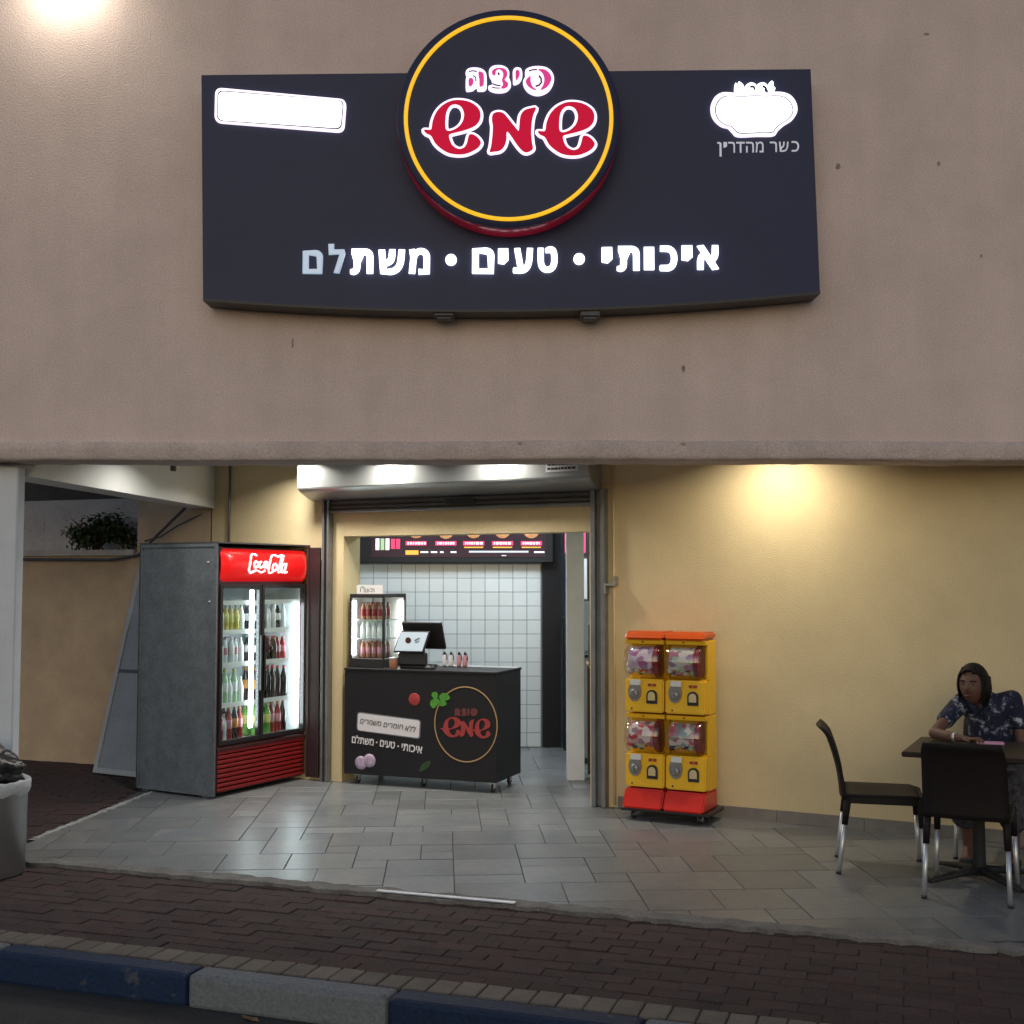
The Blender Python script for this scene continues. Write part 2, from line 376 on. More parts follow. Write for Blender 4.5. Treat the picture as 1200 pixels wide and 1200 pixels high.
_glyph = {}
def text_bm(s, x0, x1, z0, z1, y, depth, round_r=0.0, shear=0.0):
    """lettering fitted to a box in the x-z plane, front at y, facing -y (Hebrew strings are given reversed)"""
    key = s
    if key not in _glyph:
        cu = bpy.data.curves.new('t', 'FONT'); cu.body = s; cu.size = 1; cu.resolution_u = 4
        me = curve_mesh(cu)
        _glyph[key] = ([tuple(v.co) for v in me.vertices], [tuple(p.vertices) for p in me.polygons])
    vs, fs = _glyph[key]
    ax, bx = min(v[0] for v in vs), max(v[0] for v in vs); ay, by = min(v[1] for v in vs), max(v[1] for v in vs)
    bm = B()
    vv = []
    for v in vs:
        fz = (v[1] - ay) / (by - ay); fx = (v[0] - ax) / (bx - ax)
        vv.append(bm.verts.new((x0 + (x1 - x0) * fx + shear * (fz - 0.5) * (z1 - z0), y, z0 + (z1 - z0) * fz)))
    ff = []
    for f in fs:
        try: ff.append(bm.faces.new([vv[i] for i in f]))
        except ValueError: pass
    bmesh.ops.recalc_face_normals(bm, faces=bm.faces)
    if bm.faces and sum(f.normal.y * f.calc_area() for f in bm.faces) > 0: bmesh.ops.reverse_faces(bm, faces=bm.faces)
    bmesh.ops.remove_doubles(bm, verts=bm.verts, dist=1e-5); bm.verts.index_update()
    edge = [tuple(v.index for v in e.verts) for e in bm.edges if len(e.link_faces) == 1] if round_r else []
    bm.verts.ensure_lookup_table(); cos = [v.co.copy() for v in bm.verts]
    q = bmesh.ops.extrude_face_region(bm, geom=list(bm.faces))
    bmesh.ops.translate(bm, vec=(0, depth, 0), verts=[e for e in q['geom'] if isinstance(e, bmesh.types.BMVert)])
    bmesh.ops.recalc_face_normals(bm, faces=bm.faces)
    for lp in chain(edge):      # rounded bold rim round the letter
        pl_ = [cos[i] + Vector((0, depth * .5, 0)) for i in lp[:-2]]; kp = [pl_[0]]
        for q_ in pl_[1:]:
            if (q_ - kp[-1]).length > round_r * .7: kp.append(q_)
        if (kp[-1] - kp[0]).length < round_r * .7: kp.pop()
        if len(kp) > 2: tube(bm, kp + kp[:2], round_r, 8, cap=False, flat=(1, depth * .5 / round_r, 1), up=Vector((0, 1, 0)))
    return bm

def chain(edges):
    nb = {}
    for a, b in edges: nb.setdefault(a, []).append(b); nb.setdefault(b, []).append(a)
    loops = []; left = set(nb)
    while left:
        st = left.pop(); lp = [st]; cur = st
        while True:
            nx = [k for k in nb[cur] if k in left]
            if not nx: break
            cur = nx[0]; left.discard(cur); lp.append(cur)
        if len(lp) > 2: loops.append(lp + [lp[0], lp[1]])
    return loops

def smooth_loop(pts, sub=5):
    n = len(pts); out = []
    for i in range(n):
        p0, p1, p2, p3 = (Vector(pts[(i + k - 1) % n]) for k in range(4))
        for s in range(sub):
            t = s / sub
            out.append(0.5 * ((2 * p1) + (p2 - p0) * t + (2 * p0 - 5 * p1 + 4 * p2 - p3) * t * t + (3 * p1 - p0 - 3 * p2 + p3) * t ** 3))
    return out

def offset_loop(pts, d):
    n = len(pts); area = sum(pts[i].x * pts[(i + 1) % n].y - pts[(i + 1) % n].x * pts[i].y for i in range(n)) / 2
    sgn = 1 if area > 0 else -1
    out = []
    for i in range(n):
        t = (pts[(i + 1) % n] - pts[i - 1]).normalized()
        out.append(pts[i] + Vector((t.y, -t.x)) * d * sgn)
    return out

def fill_bm(loops, y, depth):
    """filled outline with holes, loops of (x, z); front face at y, body behind it"""
    cu = bpy.data.curves.new('f', 'CURVE'); cu.dimensions = '2D'; cu.fill_mode = 'BOTH'
    for lp in loops:
        sp = cu.splines.new('POLY'); sp.points.add(len(lp) - 1); sp.use_cyclic_u = True
        for p, q in zip(sp.points, lp): p.co = (q[0], q[1], 0, 1)
    me = curve_mesh(cu)
    bm = B(); vv = [bm.verts.new((v.co.x, y, v.co.y)) for v in me.vertices]
    for p in me.polygons:
        try: bm.faces.new([vv[i] for i in p.vertices])
        except ValueError: pass
    bmesh.ops.remove_doubles(bm, verts=bm.verts, dist=1e-5)
    bmesh.ops.recalc_face_normals(bm, faces=bm.faces)
    q = bmesh.ops.extrude_face_region(bm, geom=list(bm.faces))
    bmesh.ops.translate(bm, vec=(0, depth, 0), verts=[e for e in q['geom'] if isinstance(e, bmesh.types.BMVert)])
    bmesh.ops.recalc_face_normals(bm, faces=bm.faces)
    return bm

def grid_shell(bm, P, thick, smooth=True):
    """P[i][j]: Vector grid, thickened along normals"""
    n, m = len(P), len(P[0])
    V = [[bm.verts.new(P[i][j]) for j in range(m)] for i in range(n)]
    fs = [bm.faces.new((V[i][j], V[i + 1][j], V[i + 1][j + 1], V[i][j + 1])) for i in range(n - 1) for j in range(m - 1)]
    bmesh.ops.recalc_face_normals(bm, faces=fs)
    bmesh.ops.solidify(bm, geom=fs, thickness=thick)
    for f in bm.faces: f.smooth = smooth

def blob_chain(verts, edges, step=0.02):
    """limbs and trunk as closely spaced rounded sections between joints (x, y, z radius), fused later by remesh()"""
    V, F = [], []; rad = lambda r: Vector(r if len(r) == 3 else (r[0], r[1], min(r))) if isinstance(r, tuple) else Vector((r, r, r))
    for a, b in edges:
        p, q = Vector(verts[a][0]), Vector(verts[b][0]); ra, rb = rad(verts[a][1]), rad(verts[b][1])
        n = max(2, int((q - p).length / step))
        for i in range(n + 1):
            t = i / n; c = p.lerp(q, t); r = ra.lerp(rb, t)
            k0 = len(V); NU, NV_ = 14, 9
            for j in range(1, NV_):
                ph = math.pi * j / NV_
                for k in range(NU):
                    al = 2 * math.pi * k / NU; V.append((c.x + r.x * math.sin(ph) * math.cos(al), c.y + r.y * math.sin(ph) * math.sin(al), c.z + r.z * math.cos(ph)))
            V.append((c.x, c.y, c.z + r.z)); V.append((c.x, c.y, c.z - r.z)); tp_, bt = len(V) - 2, len(V) - 1
            for k in range(NU):
                k2 = (k + 1) % NU; F.append((tp_, k0 + k, k0 + k2)); e = k0 + (NV_ - 2) * NU; F.append((bt, e + k2, e + k))
                for j in range(NV_ - 2): w = k0 + j * NU; F.append((w + k, w + NU + k, w + NU + k2, w + k2))
    me = bpy.data.meshes.new('blob'); me.from_pydata(V, [], F); return me

def remesh(meshes, voxel, smooth_it=2):
    bm = B()
    for m in meshes: bm.from_mesh(m)
    me = bpy.data.meshes.new('rm'); bm.to_mesh(me); bm.free()
    o = bpy.data.objects.new('rm', me); COL.objects.link(o)
    r = o.modifiers.new('r', 'REMESH'); r.mode = 'VOXEL'; r.voxel_size = voxel
    if smooth_it:
        s = o.modifiers.new('s', 'SMOOTH'); s.iterations = smooth_it; s.factor = 0.5
    out = bpy.data.meshes.new_from_object(o.evaluated_get(DG())); bpy.data.objects.remove(o)
    for p in out.polygons: p.use_smooth = True
    return out

def obj_me(name, me, m, parent=None):
    me.materials.clear(); me.materials.append(m)
    o = bpy.data.objects.new(name, me); return link(o, parent)

# photo measurements (px of the 1200 px photograph) read off onto a real upright plane at distance y
def on(u, v, y):
    a, b = (u - 600) / FPX, (600 - v) / FPX
    d = (a, math.cos(PITCH) - b * math.sin(PITCH), math.sin(PITCH) + b * math.cos(PITCH))
    t = y / d[1]; return (d[0] * t, CAM_H + d[2] * t)
def in_view(x, y, z=0.0, mg=30):
    zz = z - CAM_H; d = y * math.cos(PITCH) + zz * math.sin(PITCH)
    if d < 0.3: return False
    u = 600 + FPX * x / d; v = 600 - FPX * (-y * math.sin(PITCH) + zz * math.cos(PITCH)) / d
    return -mg < u < 1200 + mg and -mg < v < 1200 + mg

# ------------------------------------------------------------------ plan
FAC_Y = 7.30                                  # street face of the upper storey
W0 = Vector((-1.536, 10.25)); WA = R(-27)     # left shutter rail foot; direction of the shop wall
EX, EY = Vector((math.cos(WA), math.sin(WA))), Vector((-math.sin(WA), math.cos(WA)))
def shop(s, t, z=0.0):
    p = W0 + EX * s + EY * t; return (p.x, p.y, z)
SL = (W0.x, W0.y, 0)
CEIL = 2.76
NV = Vector((0.316, 0.949)); TV = Vector((0.949, -0.316))   # across / along the street
E0 = Vector((-2.709, 7.333))                                  # tile floor front edge passes here
K0 = Vector((-2.523, 5.993))                                  # brick strip ends, buff pavers start

# ------------------------------------------------------------------ ground, road, kerb
bm = B(); box(bm, -400, 400, -400, 400, -0.45, -0.15); struct('road', bm, M['asphalt'])
ANG = math.atan2(TV.y, TV.x)
def street_p(a, b, z=0.0):      # a along street from K0, b towards the shop
    p = K0 + TV * a + NV * b; return Vector((p.x, p.y, z))
# bedding under bricks
bm = B(); box(bm, -14, 16, -0.163, 9.0, -0.149, -0.0255)
struct('pavement', bm, M['sand'], loc=(K0.x, K0.y, 0), rz=ANG)
pave = bpy.data.objects['pavement']
def shared_piece(w, d, h, bev):
    bm = B(); box(bm, -w / 2, w / 2, -d / 2, d / 2, -h, 0, bev); me = bpy.data.meshes.new('piece'); bm.to_mesh(me); bm.free(); return me
# kerb: long painted blocks
kerb = thing('kerb', 'kerb of long blocks painted alternately blue and white along the road', 'kerb', (K0.x, K0.y, 0), ANG)
starts = [-2.9, -1.85, -0.80, 0.23, 1.27, 2.22, 3.27, 4.25, 5.25, 6.2]
for i in range(len(starts) - 1):
    a, b = starts[i], starts[i + 1]
    bm = B(); box(bm, a + 0.004, b - 0.004, -0.305, -0.164, -0.16, -0.012, 0.022, seg=2)
    obj('kerb_block', bm, M['kerb_blue'] if i % 2 == 1 else M['kerb_white'], kerb)
# buff pavers
bm_s = B()
pv = shared_piece(0.108, 0.152, 0.06, 0.005); pv.name = 'paver'; pv.materials.append(M['paver'])
for k in range(-60, 90):
    a = k * 0.1135
    p = street_p(a, -0.095)
    if not in_view(p.x, p.y, 0, 60): continue
    o = bpy.data.objects.new('paver', pv); o.location = (a, -0.081, -0.014 + random.uniform(-.003, .003)); o.rotation_euler = (random.uniform(-.01, .01), random.uniform(-.01, .01), random.uniform(-.012, .012)); link(o, pave)
# brick paving: rows along the street
br = shared_piece(0.1975, 0.0985, 0.05, 0.003); br.name = 'brick'; br.materials.append(M['brick'])
cand = []
for r in range(0, 12):
    for k in range(-70, 80):
        a = k * 0.2015 + (0.1 if r % 2 else 0) ; b = 0.05 + r * 0.1013
        p = street_p(a, b)
        cand.append((a, b, in_view(p.x, p.y, -0.02, 20), p.length))
vis = sorted([c for c in cand if c[2]], key=lambda c: c[3])
for (a, b, _, _) in vis[:300]:
    o = bpy.data.objects.new('brick', br); o.location = (a, b, -0.02 + random.uniform(-.004, .004)); o.rotation_euler = (random.uniform(-.015, .015), random.uniform(-.012, .012), random.uniform(-.015, .015)); link(o, pave)
bm = B()
for c in vis[300:] + [c for c in cand if not c[2] and abs(c[0]) < 9]:
    box(bm, c[0] - .098, c[0] + .098, c[1] - .0485, c[1] + .0485, -0.07, -0.02 + random.uniform(-.003, .003))
# side paving left of the tiles, beyond the column
inv = lambda X, Y: ((Vector((X, Y)) - K0).dot(TV), (Vector((X, Y)) - K0).dot(NV))
for r in range(48):
    for k in range(16):
        X = -3.10 - k * 0.2015 - (0.1 if r % 2 else 0); Yv = 7.0 + r * 0.1013
        if Yv > 11.75: continue
        if (Vector((X, Yv)) - E0).dot(NV) < 0.05: continue
        a, b = inv(X, Yv)
        vs = box(bm, -0.098, 0.098, -.0485, .0485, -0.05, 0, rot=(0, 0, -ANG)); xf(bm, vs, (a, b, -0.016 + random.uniform(-.003, .003)))
o = obj('brick_paving', bm, M['brick'], pave); o['kind'] = 'stuff'

# ------------------------------------------------------------------ tiled floor
FA = R(3.3)
FO = Vector((-0.45, 9.0)); FX = Vector((math.cos(FA), math.sin(FA))); FY = Vector((-math.sin(FA), math.cos(FA)))
def floor_w(x, y): return FO + FX * x + FY * y
def floor_l(p): d = Vector(p) - FO; return Vector((d.dot(FX), d.dot(FY)))
pts = [(-3.06, 7.46), (6.0, 7.46 - 9.06 * 0.333), (6.0, 14.2), (-2.95, 14.2)]
bm = B(); a = [bm.verts.new((p[0], p[1], -0.006)) for p in pts]; b = [bm.verts.new((p[0], p[1], -0.147)) for p in pts]
bm.faces.new(a); bm.faces.new(b[::-1])
for i in range(4): bm.faces.new((a[i], b[i], b[(i + 1) % 4], a[(i + 1) % 4]))
bmesh.ops.recalc_face_normals(bm, faces=bm.faces)
floor = struct('floor', bm, M['grout'])
LN0, LN1 = Vector((-3.126, 7.926)), Vector((-2.915, 9.388))
LD = (LN1 - LN0).normalized(); LNRM = Vector((LD.y, -LD.x))     # points right
def region_ok(p):
    if (p - E0).dot(NV) < 0.03: return False
    if (p - LN0).dot(LNRM) < 0: return False
    return True
def useful(p):
    t = (p - W0).dot(EY)
    if t > 0.1 and not (-1.75 < p.x < 1.3): return False
    return p.y < 13.6 and p.x < 5.0
G = 0.2; NX0, NX1, NY0, NY1 = -14, 32, -17, 24
occ = set(); tiles = []
opts = [(2, 2), (2, 1), (3, 2), (2, 2), (1, 1), (1, 2), (2, 2), (3, 2)]
rt = random.Random(11)
for j in range(NY0, NY1):
    for i in range(NX0, NX1):
        if (i, j) in occ: continue
        for (w, h) in [rt.choice(opts), (2, 1), (1, 1)]:
            cells = [(i + a, j + b) for a in range(w) for b in range(h)]
            if all(c not in occ for c in cells): break
        occ.update(cells); tiles.append((i * G, j * G, w * G, h * G))
tmesh = {}
def tile_mesh(w, h):
    if (w, h) not in tmesh:
        bm = B(); g = 0.0028
        box(bm, g, w - g, g, h - g, -0.02, 0, 0.0016)
        me = bpy.data.meshes.new('floor_tile'); bm.to_mesh(me); bm.free(); me.materials.append(M['tile_floor']); tmesh[(w, h)] = me
    return tmesh[(w, h)]
stuff = B()
for (x, y, w, h) in tiles:
    cs = [floor_w(x, y), floor_w(x + w, y), floor_w(x + w, y + h), floor_w(x, y + h)]
    ok = [region_ok(p) for p in cs]
    if not any(ok) or not any(useful(p) for p in cs): continue
    c = floor_w(x + w / 2, y + h / 2); dz = rt.uniform(-.0012, .0012)
    if all(ok):
        if in_view(c.x, c.y, 0, 40):
            o = bpy.data.objects.new('floor_tile', tile_mesh(w, h)); o.location = (cs[0].x, cs[0].y, dz); o.rotation_euler = (0, 0, FA); link(o, floor)
        else:
            vs = box(stuff, 0, w - .006, 0, h - .006, -0.02, 0); xf(stuff, vs, (cs[0].x, cs[0].y, dz), (0, 0, FA))
        continue
    bm = B(); g = 0.0028; vs = box(bm, g, w - g, g, h - g, -0.02, 0); xf(bm, vs, (cs[0].x, cs[0].y, dz), (0, 0, FA))
    for (pt, nn) in ((E0 + NV * 0.03, NV), (LN0, LNRM)):
        if bm.verts:
            bmesh.ops.bisect_plane(bm, geom=list(bm.verts) + list(bm.edges) + list(bm.faces), plane_co=(pt.x, pt.y, 0), plane_no=(-nn.x, -nn.y, 0), clear_outer=True)
    if len(bm.faces) < 3: bm.free(); continue
    xs = [v.co.x for v in bm.verts]; ys = [v.co.y for v in bm.verts]
    mx, my = sum(xs) / len(xs), sum(ys) / len(ys)
    bmesh.ops.translate(bm, vec=(-mx, -my, 0), verts=bm.verts)
    obj('floor_tile', bm, M['tile_floor'], floor, loc=(mx, my, 0))
if stuff.verts:
    o = obj('floor_tiling', stuff, M['tile_floor'], floor); o['kind'] = 'stuff'
else: stuff.free()
# cement edging along the front of the tiles and the pale joint on the left
def strip_mesh(p, d, n, length, w, z0, z1, rough=0.012, seed=1, steps=60):
    rr = random.Random(seed); bm = B(); L, Rr = [], []
    for i in range(steps + 1):
        a = length * i / steps
        o1 = rr.uniform(-rough, rough); o2 = rr.uniform(-rough, rough)
        L.append(p + d * a + n * o1); Rr.append(p + d * a + n * (w + o2))
    for i in range(steps):
        hi = [(L[i], z1), (L[i + 1], z1), (Rr[i + 1], z1), (Rr[i], z1)]
        top = [bm.verts.new((q.x, q.y, z + rr.uniform(-.0015, .0015))) for q, z in hi]
        bot = [bm.verts.new((q.x, q.y, z0)) for q, z in hi]
        bm.faces.new(top); bm.faces.new((top[1], top[0], bot[0], bot[1])); bm.faces.new((top[3], top[2], bot[2], bot[3]))
    bmesh.ops.remove_doubles(bm, verts=bm.verts, dist=0.0025)
    bmesh.ops.recalc_face_normals(bm, faces=bm.faces)
    return bm
obj('edging', strip_mesh(E0 - TV * 0.35 - NV * 0.075, TV, NV, 8.6, 0.12, -0.06, 0.003, rough=0.022, seed=3, steps=140), M['cement'], floor)
obj('edging', strip_mesh(LN0 - LNRM * 0.05, LD, LNRM, 1.9, 0.045, -0.06, 0.004, 0.010, 5), M['pale_joint'], floor)

# threshold strip lying at the tile edge
st = B(); box(st, 0, 0.80, -0.02, 0.02, 0.002, 0.010, 0.003)
tp = E0 + TV * 2.09 - NV * 0.045
tag(obj('threshold_strip', st, M['alu'], loc=(tp.x, tp.y, 0.003), rz=ANG), 'thin aluminium strip lying along the front edge of the tiles', 'metal strip')

# ------------------------------------------------------------------ upper storey wall, band, column, porch ceiling
facade = thing('facade_wall', 'brown stucco upper wall over the porch carrying the pizza sign', 'wall', (0, FAC_Y, 0))
bm = B(); box(bm, -6, 7, 0, 0.30, 2.442, 8.0); obj('wall', bm, M['stucco'], facade)
bm = B(); rr = random.Random(4)
prof = [(0.0, 2.553), (-0.014, 2.550), (-0.021, 2.542), (-0.023, 2.50), (-0.023, 2.458), (-0.018, 2.441), (-0.008, 2.436), (0.10, 2.435), (0.31, 2.436)]
n = 160; rows = []
for i in range(n + 1):
    X = -6 + 13 * i / n; w = 0.003 * math.sin(X * 1.3 + 0.6) + 0.002 * math.sin(X * 4.1); rows.append([bm.verts.new((X, y + rr.uniform(-.0025, .0025) if -0.05 < y < 0 else y, z + w + rr.uniform(-.003, .003))) for (y, z) in prof])
for i in range(n):
    for k in range(len(prof) - 1): bm.faces.new((rows[i][k], rows[i][k + 1], rows[i + 1][k + 1], rows[i + 1][k])).smooth = True
bmesh.ops.recalc_face_normals(bm, faces=bm.faces)
for f in bm.faces:
    pass
obj('drip_band', bm, M['band'], facade)
rr = random.Random(12)
for (u, v, w, h) in ((801, 432, 5, 9), (1086, 40, 8, 4), (982, 195, 6, 9), (1100, 192, 5, 6), (343, 402, 3, 14), (610, 520, 6, 4), (800, 521, 7, 5), (1150, 300, 3, 4)):
    x, z = on(u, v, FAC_Y); k_ = FAC_Y / FPX * .5; fz_ = -.0025 if v < 515 else -.0265
    lp_ = [Vector((x + w * k_ * math.cos(a * .7) * rr.uniform(.6, 1.2), z + h * k_ * math.sin(a * .7) * rr.uniform(.6, 1.2))) for a in range(9)]
    obj('chip', fill_bm([lp_], fz_, .004), M['chip'], facade)
bm = B(); box(bm, -3.62, -3.085, 7.44, 7.55, -0.05, 2.41, 0.008)
tag(obj('column', bm, M['column_paint']), 'pale painted square column behind the bin at the left edge', 'column')
bm = B(); vs = box(bm, -0.12, 0.12, 0, 3.45, 2.355, CEIL)
beam = obj('beam', bm, M['white_paint'], loc=(-3.16, 7.6, 0), rz=-math.atan2(0.34, 3.3)); tag(beam, 'white painted concrete beam running back from the column', 'beam')
bm = B(); box(bm, -0.02, 0.02, -0.03, 0.03, 0, 0.05, 0.004)
tag(obj('wall_bracket', bm, M['galv_dark'], loc=(-2.80, 9.83, 2.60)), 'small dark clip on the white beam', 'bracket')
bm = B(); a = [(-3.0, 7.6), (6.5, 7.6), (6.5, 13.0), (-2.6, 13.0)]
va = [bm.verts.new((p[0], p[1], CEIL)) for p in a]; vb = [bm.verts.new((p[0], p[1], CEIL + 0.2)) for p in a]
bm.faces.new(va[::-1]); bm.faces.new(vb)
for i in range(4): bm.faces.new((va[i], va[(i + 1) % 4], vb[(i + 1) % 4], vb[i]))
struct('ceiling', bm, M['white_paint'])

# ------------------------------------------------------------------ shop wall (yellow)
WT = 0.24
sw = thing('shop_wall', 'yellow plastered shop front wall with the wide serving doorway', 'wall', SL, WA)
def wall_bm(parts):
    bm = B()
    for p in parts: box(bm, *p)
    return bm
obj('wall', wall_bm([(-1.34, 0.10, 0, WT, 0, CEIL)]), M['yellow_wall'], sw)
obj('wall', wall_bm([(2.405, 6.6, 0, WT, 0, CEIL)]), M['yellow_wall'], sw)
obj('lintel', wall_bm([(0.10, 2.405, 0.002, WT, 2.075, CEIL)]), M['yellow_wall'], sw)
obj('reveal', wall_bm([(0.10, 0.112, -0.003, WT + .004, 0, 2.075)]), M['reveal'], sw)
obj('reveal', wall_bm([(2.393, 2.405, -0.003, WT + .004, 0, 2.075)]), M['reveal'], sw)
s0 = 2.62
while s0 < 6.4:
    obj('skirting', wall_bm([(s0, s0 + 0.597, -0.012, -0.001, 0.001, 0.085)]), M['base'], sw); s0 += 0.6
s0 = -1.33

# conduit pipes on the wall
bm = B(); tube(bm, [(0, 0, 2.0), (0, 0, 2.75)], 0.011)
p = shop(-1.13, -0.014); tag(obj('conduit', bm, M['rail'], loc=(p[0], p[1], 0)), 'thin vertical conduit on yellow wall above the drinks fridge', 'pipe')
bm = B(); tube(bm, [(0, 0, 0.02), (0, 0, 2.75)], 0.009)
p = shop(2.595, -0.012); tag(obj('conduit', bm, M['reveal'], loc=(p[0], p[1], 0)), 'thin yellow painted conduit right of the shutter rail', 'pipe')

# ------------------------------------------------------------------ roller shutter
ru = thing('roller_shutter', 'grey metal roller shutter box and rails round the shop doorway', 'roller shutter', SL, WA)
bm = B()
prof = [(-0.012, 2.375), (-0.10, 2.40), (-0.215, 2.45), (-0.25, 2.475), (-0.25, 2.757), (-0.012, 2.757)]
a = [bm.verts.new((-0.20, y, z)) for y, z in prof]; b = [bm.verts.new((2.50, y, z)) for y, z in prof]
bm.faces.new(a); bm.faces.new(b[::-1])
for i in range(len(prof)): bm.faces.new((a[i], b[i], b[(i + 1) % len(prof)], a[(i + 1) % len(prof)]))
bmesh.ops.recalc_face_normals(bm, faces=bm.faces)
bmesh.ops.bevel(bm, geom=list(bm.edges), offset=0.006, segments=2, affect='EDGES')
obj('box', bm, M['shutter'], ru)
for k in range(2):
    bm = B(); z0 = 2.30 + 0.042 * k; box(bm, 0.005, 2.43, -0.05, -0.022, z0, z0 + 0.038, 0.008); obj('slat', bm, M['slat_dark'], ru)
bm = B(); box(bm, 0.0, 2.435, -0.062, -0.012, 2.272, 2.297, 0.006); obj('bottom_bar', bm, M['rail'], ru)
bm = B(); box(bm, 1.15, 1.42, -0.068, -0.05, 2.315, 2.36, 0.003); obj('lock', bm, M['black_plastic'], ru)
for (a, b) in ((-0.065, 0.005), (2.43, 2.545)):
    bm = B(); w = b - a
    box(bm, a, b, -0.03, -0.004, 0.004, 2.40, 0.003); box(bm, a, a + w * .3, -0.075, -0.03, 0.004, 2.39, 0.003); box(bm, b - w * .3, b, -0.075, -0.03, 0.004, 2.39, 0.003)
    obj('rail', bm, M['rail'], ru)
bm = B(); box(bm, 2.545, 2.63, -0.085, -0.01, 1.66, 1.675); box(bm, 2.618, 2.63, -0.085, -0.01, 1.675, 1.73); box(bm, 2.545, 2.556, -0.085, -0.01, 1.60, 1.66)
obj('bracket', bm, M['steel'], ru)
st = B(); box(st, 2.14, 2.41, -0.254, -0.2515, 2.52, 2.60); stk = obj('sticker', st, M['paper'], ru)
bm = B(); rr = random.Random(2)
for row in (2.578, 2.545):
    xx = 2.155
    while xx < 2.39:
        w = rr.uniform(.012, .03); box(bm, xx, xx + w, -0.2565, -0.2545, row - 0.008, row + 0.008); xx += w + 0.008
obj('print', bm, M['ink'], stk)

# ------------------------------------------------------------------ left yard: retaining wall, upper walls, plant
yl0, yl1 = Vector((-2.744, 10.86)), Vector((-6.6, 12.25))
yd = (yl1 - yl0); YA = math.atan2(-yd.y, -yd.x); yL = yd.length
yw = thing('retaining_wall', 'beige rendered retaining wall with a ledge behind the leaning screen', 'wall', (yl1.x, yl1.y, 0), YA)
obj('wall', wall_bm([(0, yL - 0.005, 0, 0.55, -0.05, 1.93)]), M['beige_wall'], yw)
bm = B()
obj('coping', wall_bm([(0, yL - 0.80, -0.05, 0.55, 1.932, 1.985)]), M['grey_wall'], yw)
obj('upper_wall', wall_bm([(yL - 0.795, yL - 0.005, 0.0, 0.5, 1.932, 2.9)]), M['beige_wall'], yw)
ug = thing('parapet_wall', 'grey concrete wall above the ledge behind the shrub', 'wall', (yl1.x, yl1.y, 0), YA)
x0 = 0.0
while x0 < yL - 0.85:
    x1 = min(x0 + 0.62, yL - 0.80); obj('panel', wall_bm([(x0 + .001, x1 - .001, 0.42, 0.54, 1.99, 2.50)]), M['grey_wall'], ug); x0 += 0.62
bm = B(); box(bm, -9, -2.76, 12.8, 13.0, -0.1, 5.0); tag(obj('dark_backdrop', bm, M['gap_dark']), 'added dark backdrop filling the gap behind the grey parapet at left', 'wall')  # added backdrop, only keeps the gap above the parapet dark
# shrub on the ledge
pl = thing('shrub', 'dark green leafy shrub growing on the wall ledge', 'plant', (-3.95, 11.45, 1.985))
bm = B(); rr = random.Random(9)
for i in range(9):
    a = rr.uniform(0, 6.28); tube(bm, [(rr.uniform(-.05, .05), 0, 0), (math.cos(a) * .12, math.sin(a) * .08, .15), (math.cos(a) * .28, math.sin(a) * .14, .22 + rr.random() * .15)], [.008, .006, .003], 5)
obj('stem', bm, M['bark'], pl)
bm = B()
for i in range(1300):
    a = rr.uniform(0, 6.28); q = rr.random() ** .5
    cx = math.cos(a) * q * 0.27 + rr.choice([-.06, 0, .08]); cz = 0.15 + rr.gauss(0, .06) + (0.07 if abs(cx - .08) < .12 else 0); cy = math.sin(a) * q * 0.18
    if cz < 0.0: cz = rr.uniform(0, .1)
    l = rr.uniform(.035, .075); w = l * .36
    mt = Matrix.Translation((cx, cy, cz)) @ Matrix.Rotation(rr.uniform(0, 6.28), 4, 'Z') @ Matrix.Rotation(rr.uniform(-1.2, .6), 4, 'X')
    vs = [bm.verts.new(mt @ Vector(c)) for c in ((0, 0, 0), (w, l * .5, 0.006), (0, l, -.008), (-w, l * .5, 0.006))]
    bm.faces.new((vs[0], vs[1], vs[2])); bm.faces.new((vs[0], vs[2], vs[3]))
fo = obj('foliage', bm, M['leaf'], pl); fo['kind'] = 'stuff'
# pipe and cable on the yard wall
bm = B(); tube(bm, [(-4.75, 11.50, 1.90), (-3.75, 11.14, 1.89), (-3.45, 11.03, 1.93), (-3.25, 10.96, 2.12), (-2.98, 10.88, 2.36)], 0.014)
tag(obj('cable', bm, M['galv_dark']), 'dark cable running along the ledge and up the brown wall', 'cable')
bm = B(); tube(bm, [(-3.38, 11.0, 2.06), (-3.22, 10.95, 2.10), (-3.05, 10.90, 2.20), (-2.82, 10.84, 2.30)], 0.008)
tag(obj('cable', bm, M['galv_dark']), 'thinner cable crossing the brown wall beside the white beam', 'cable')

# leaning screen
ls = thing('window_screen', 'tall framed grey screen leaning on the beige wall behind the metal casing', 'screen', (-3.72, 10.70, 0), R(-29))
ls.rotation_euler = (R(-15), 0, R(-29))
bm = B(); Wd, Hh = 0.75, 1.90
for q in ((0, .045, 0, Hh), (Wd - .045, Wd, 0, Hh), (.045, Wd - .045, 0, .05), (.045, Wd - .045, Hh - .05, Hh)): box(bm, q[0], q[1], 0, .035, q[2], q[3], .003)
obj('frame', bm, M['pale_frame'], ls)
bm = B(); box(bm, .045, Wd - .045, 0.003, .03, .90, .93); obj('midrail', bm, M['galv_dark'], ls)
for (a, b) in ((.05, .90), (.93, Hh - .05)):
    bm = B(); box(bm, .045, Wd - .045, .012, .018, a, b); obj('panel', bm, M['pale_panel'], ls)

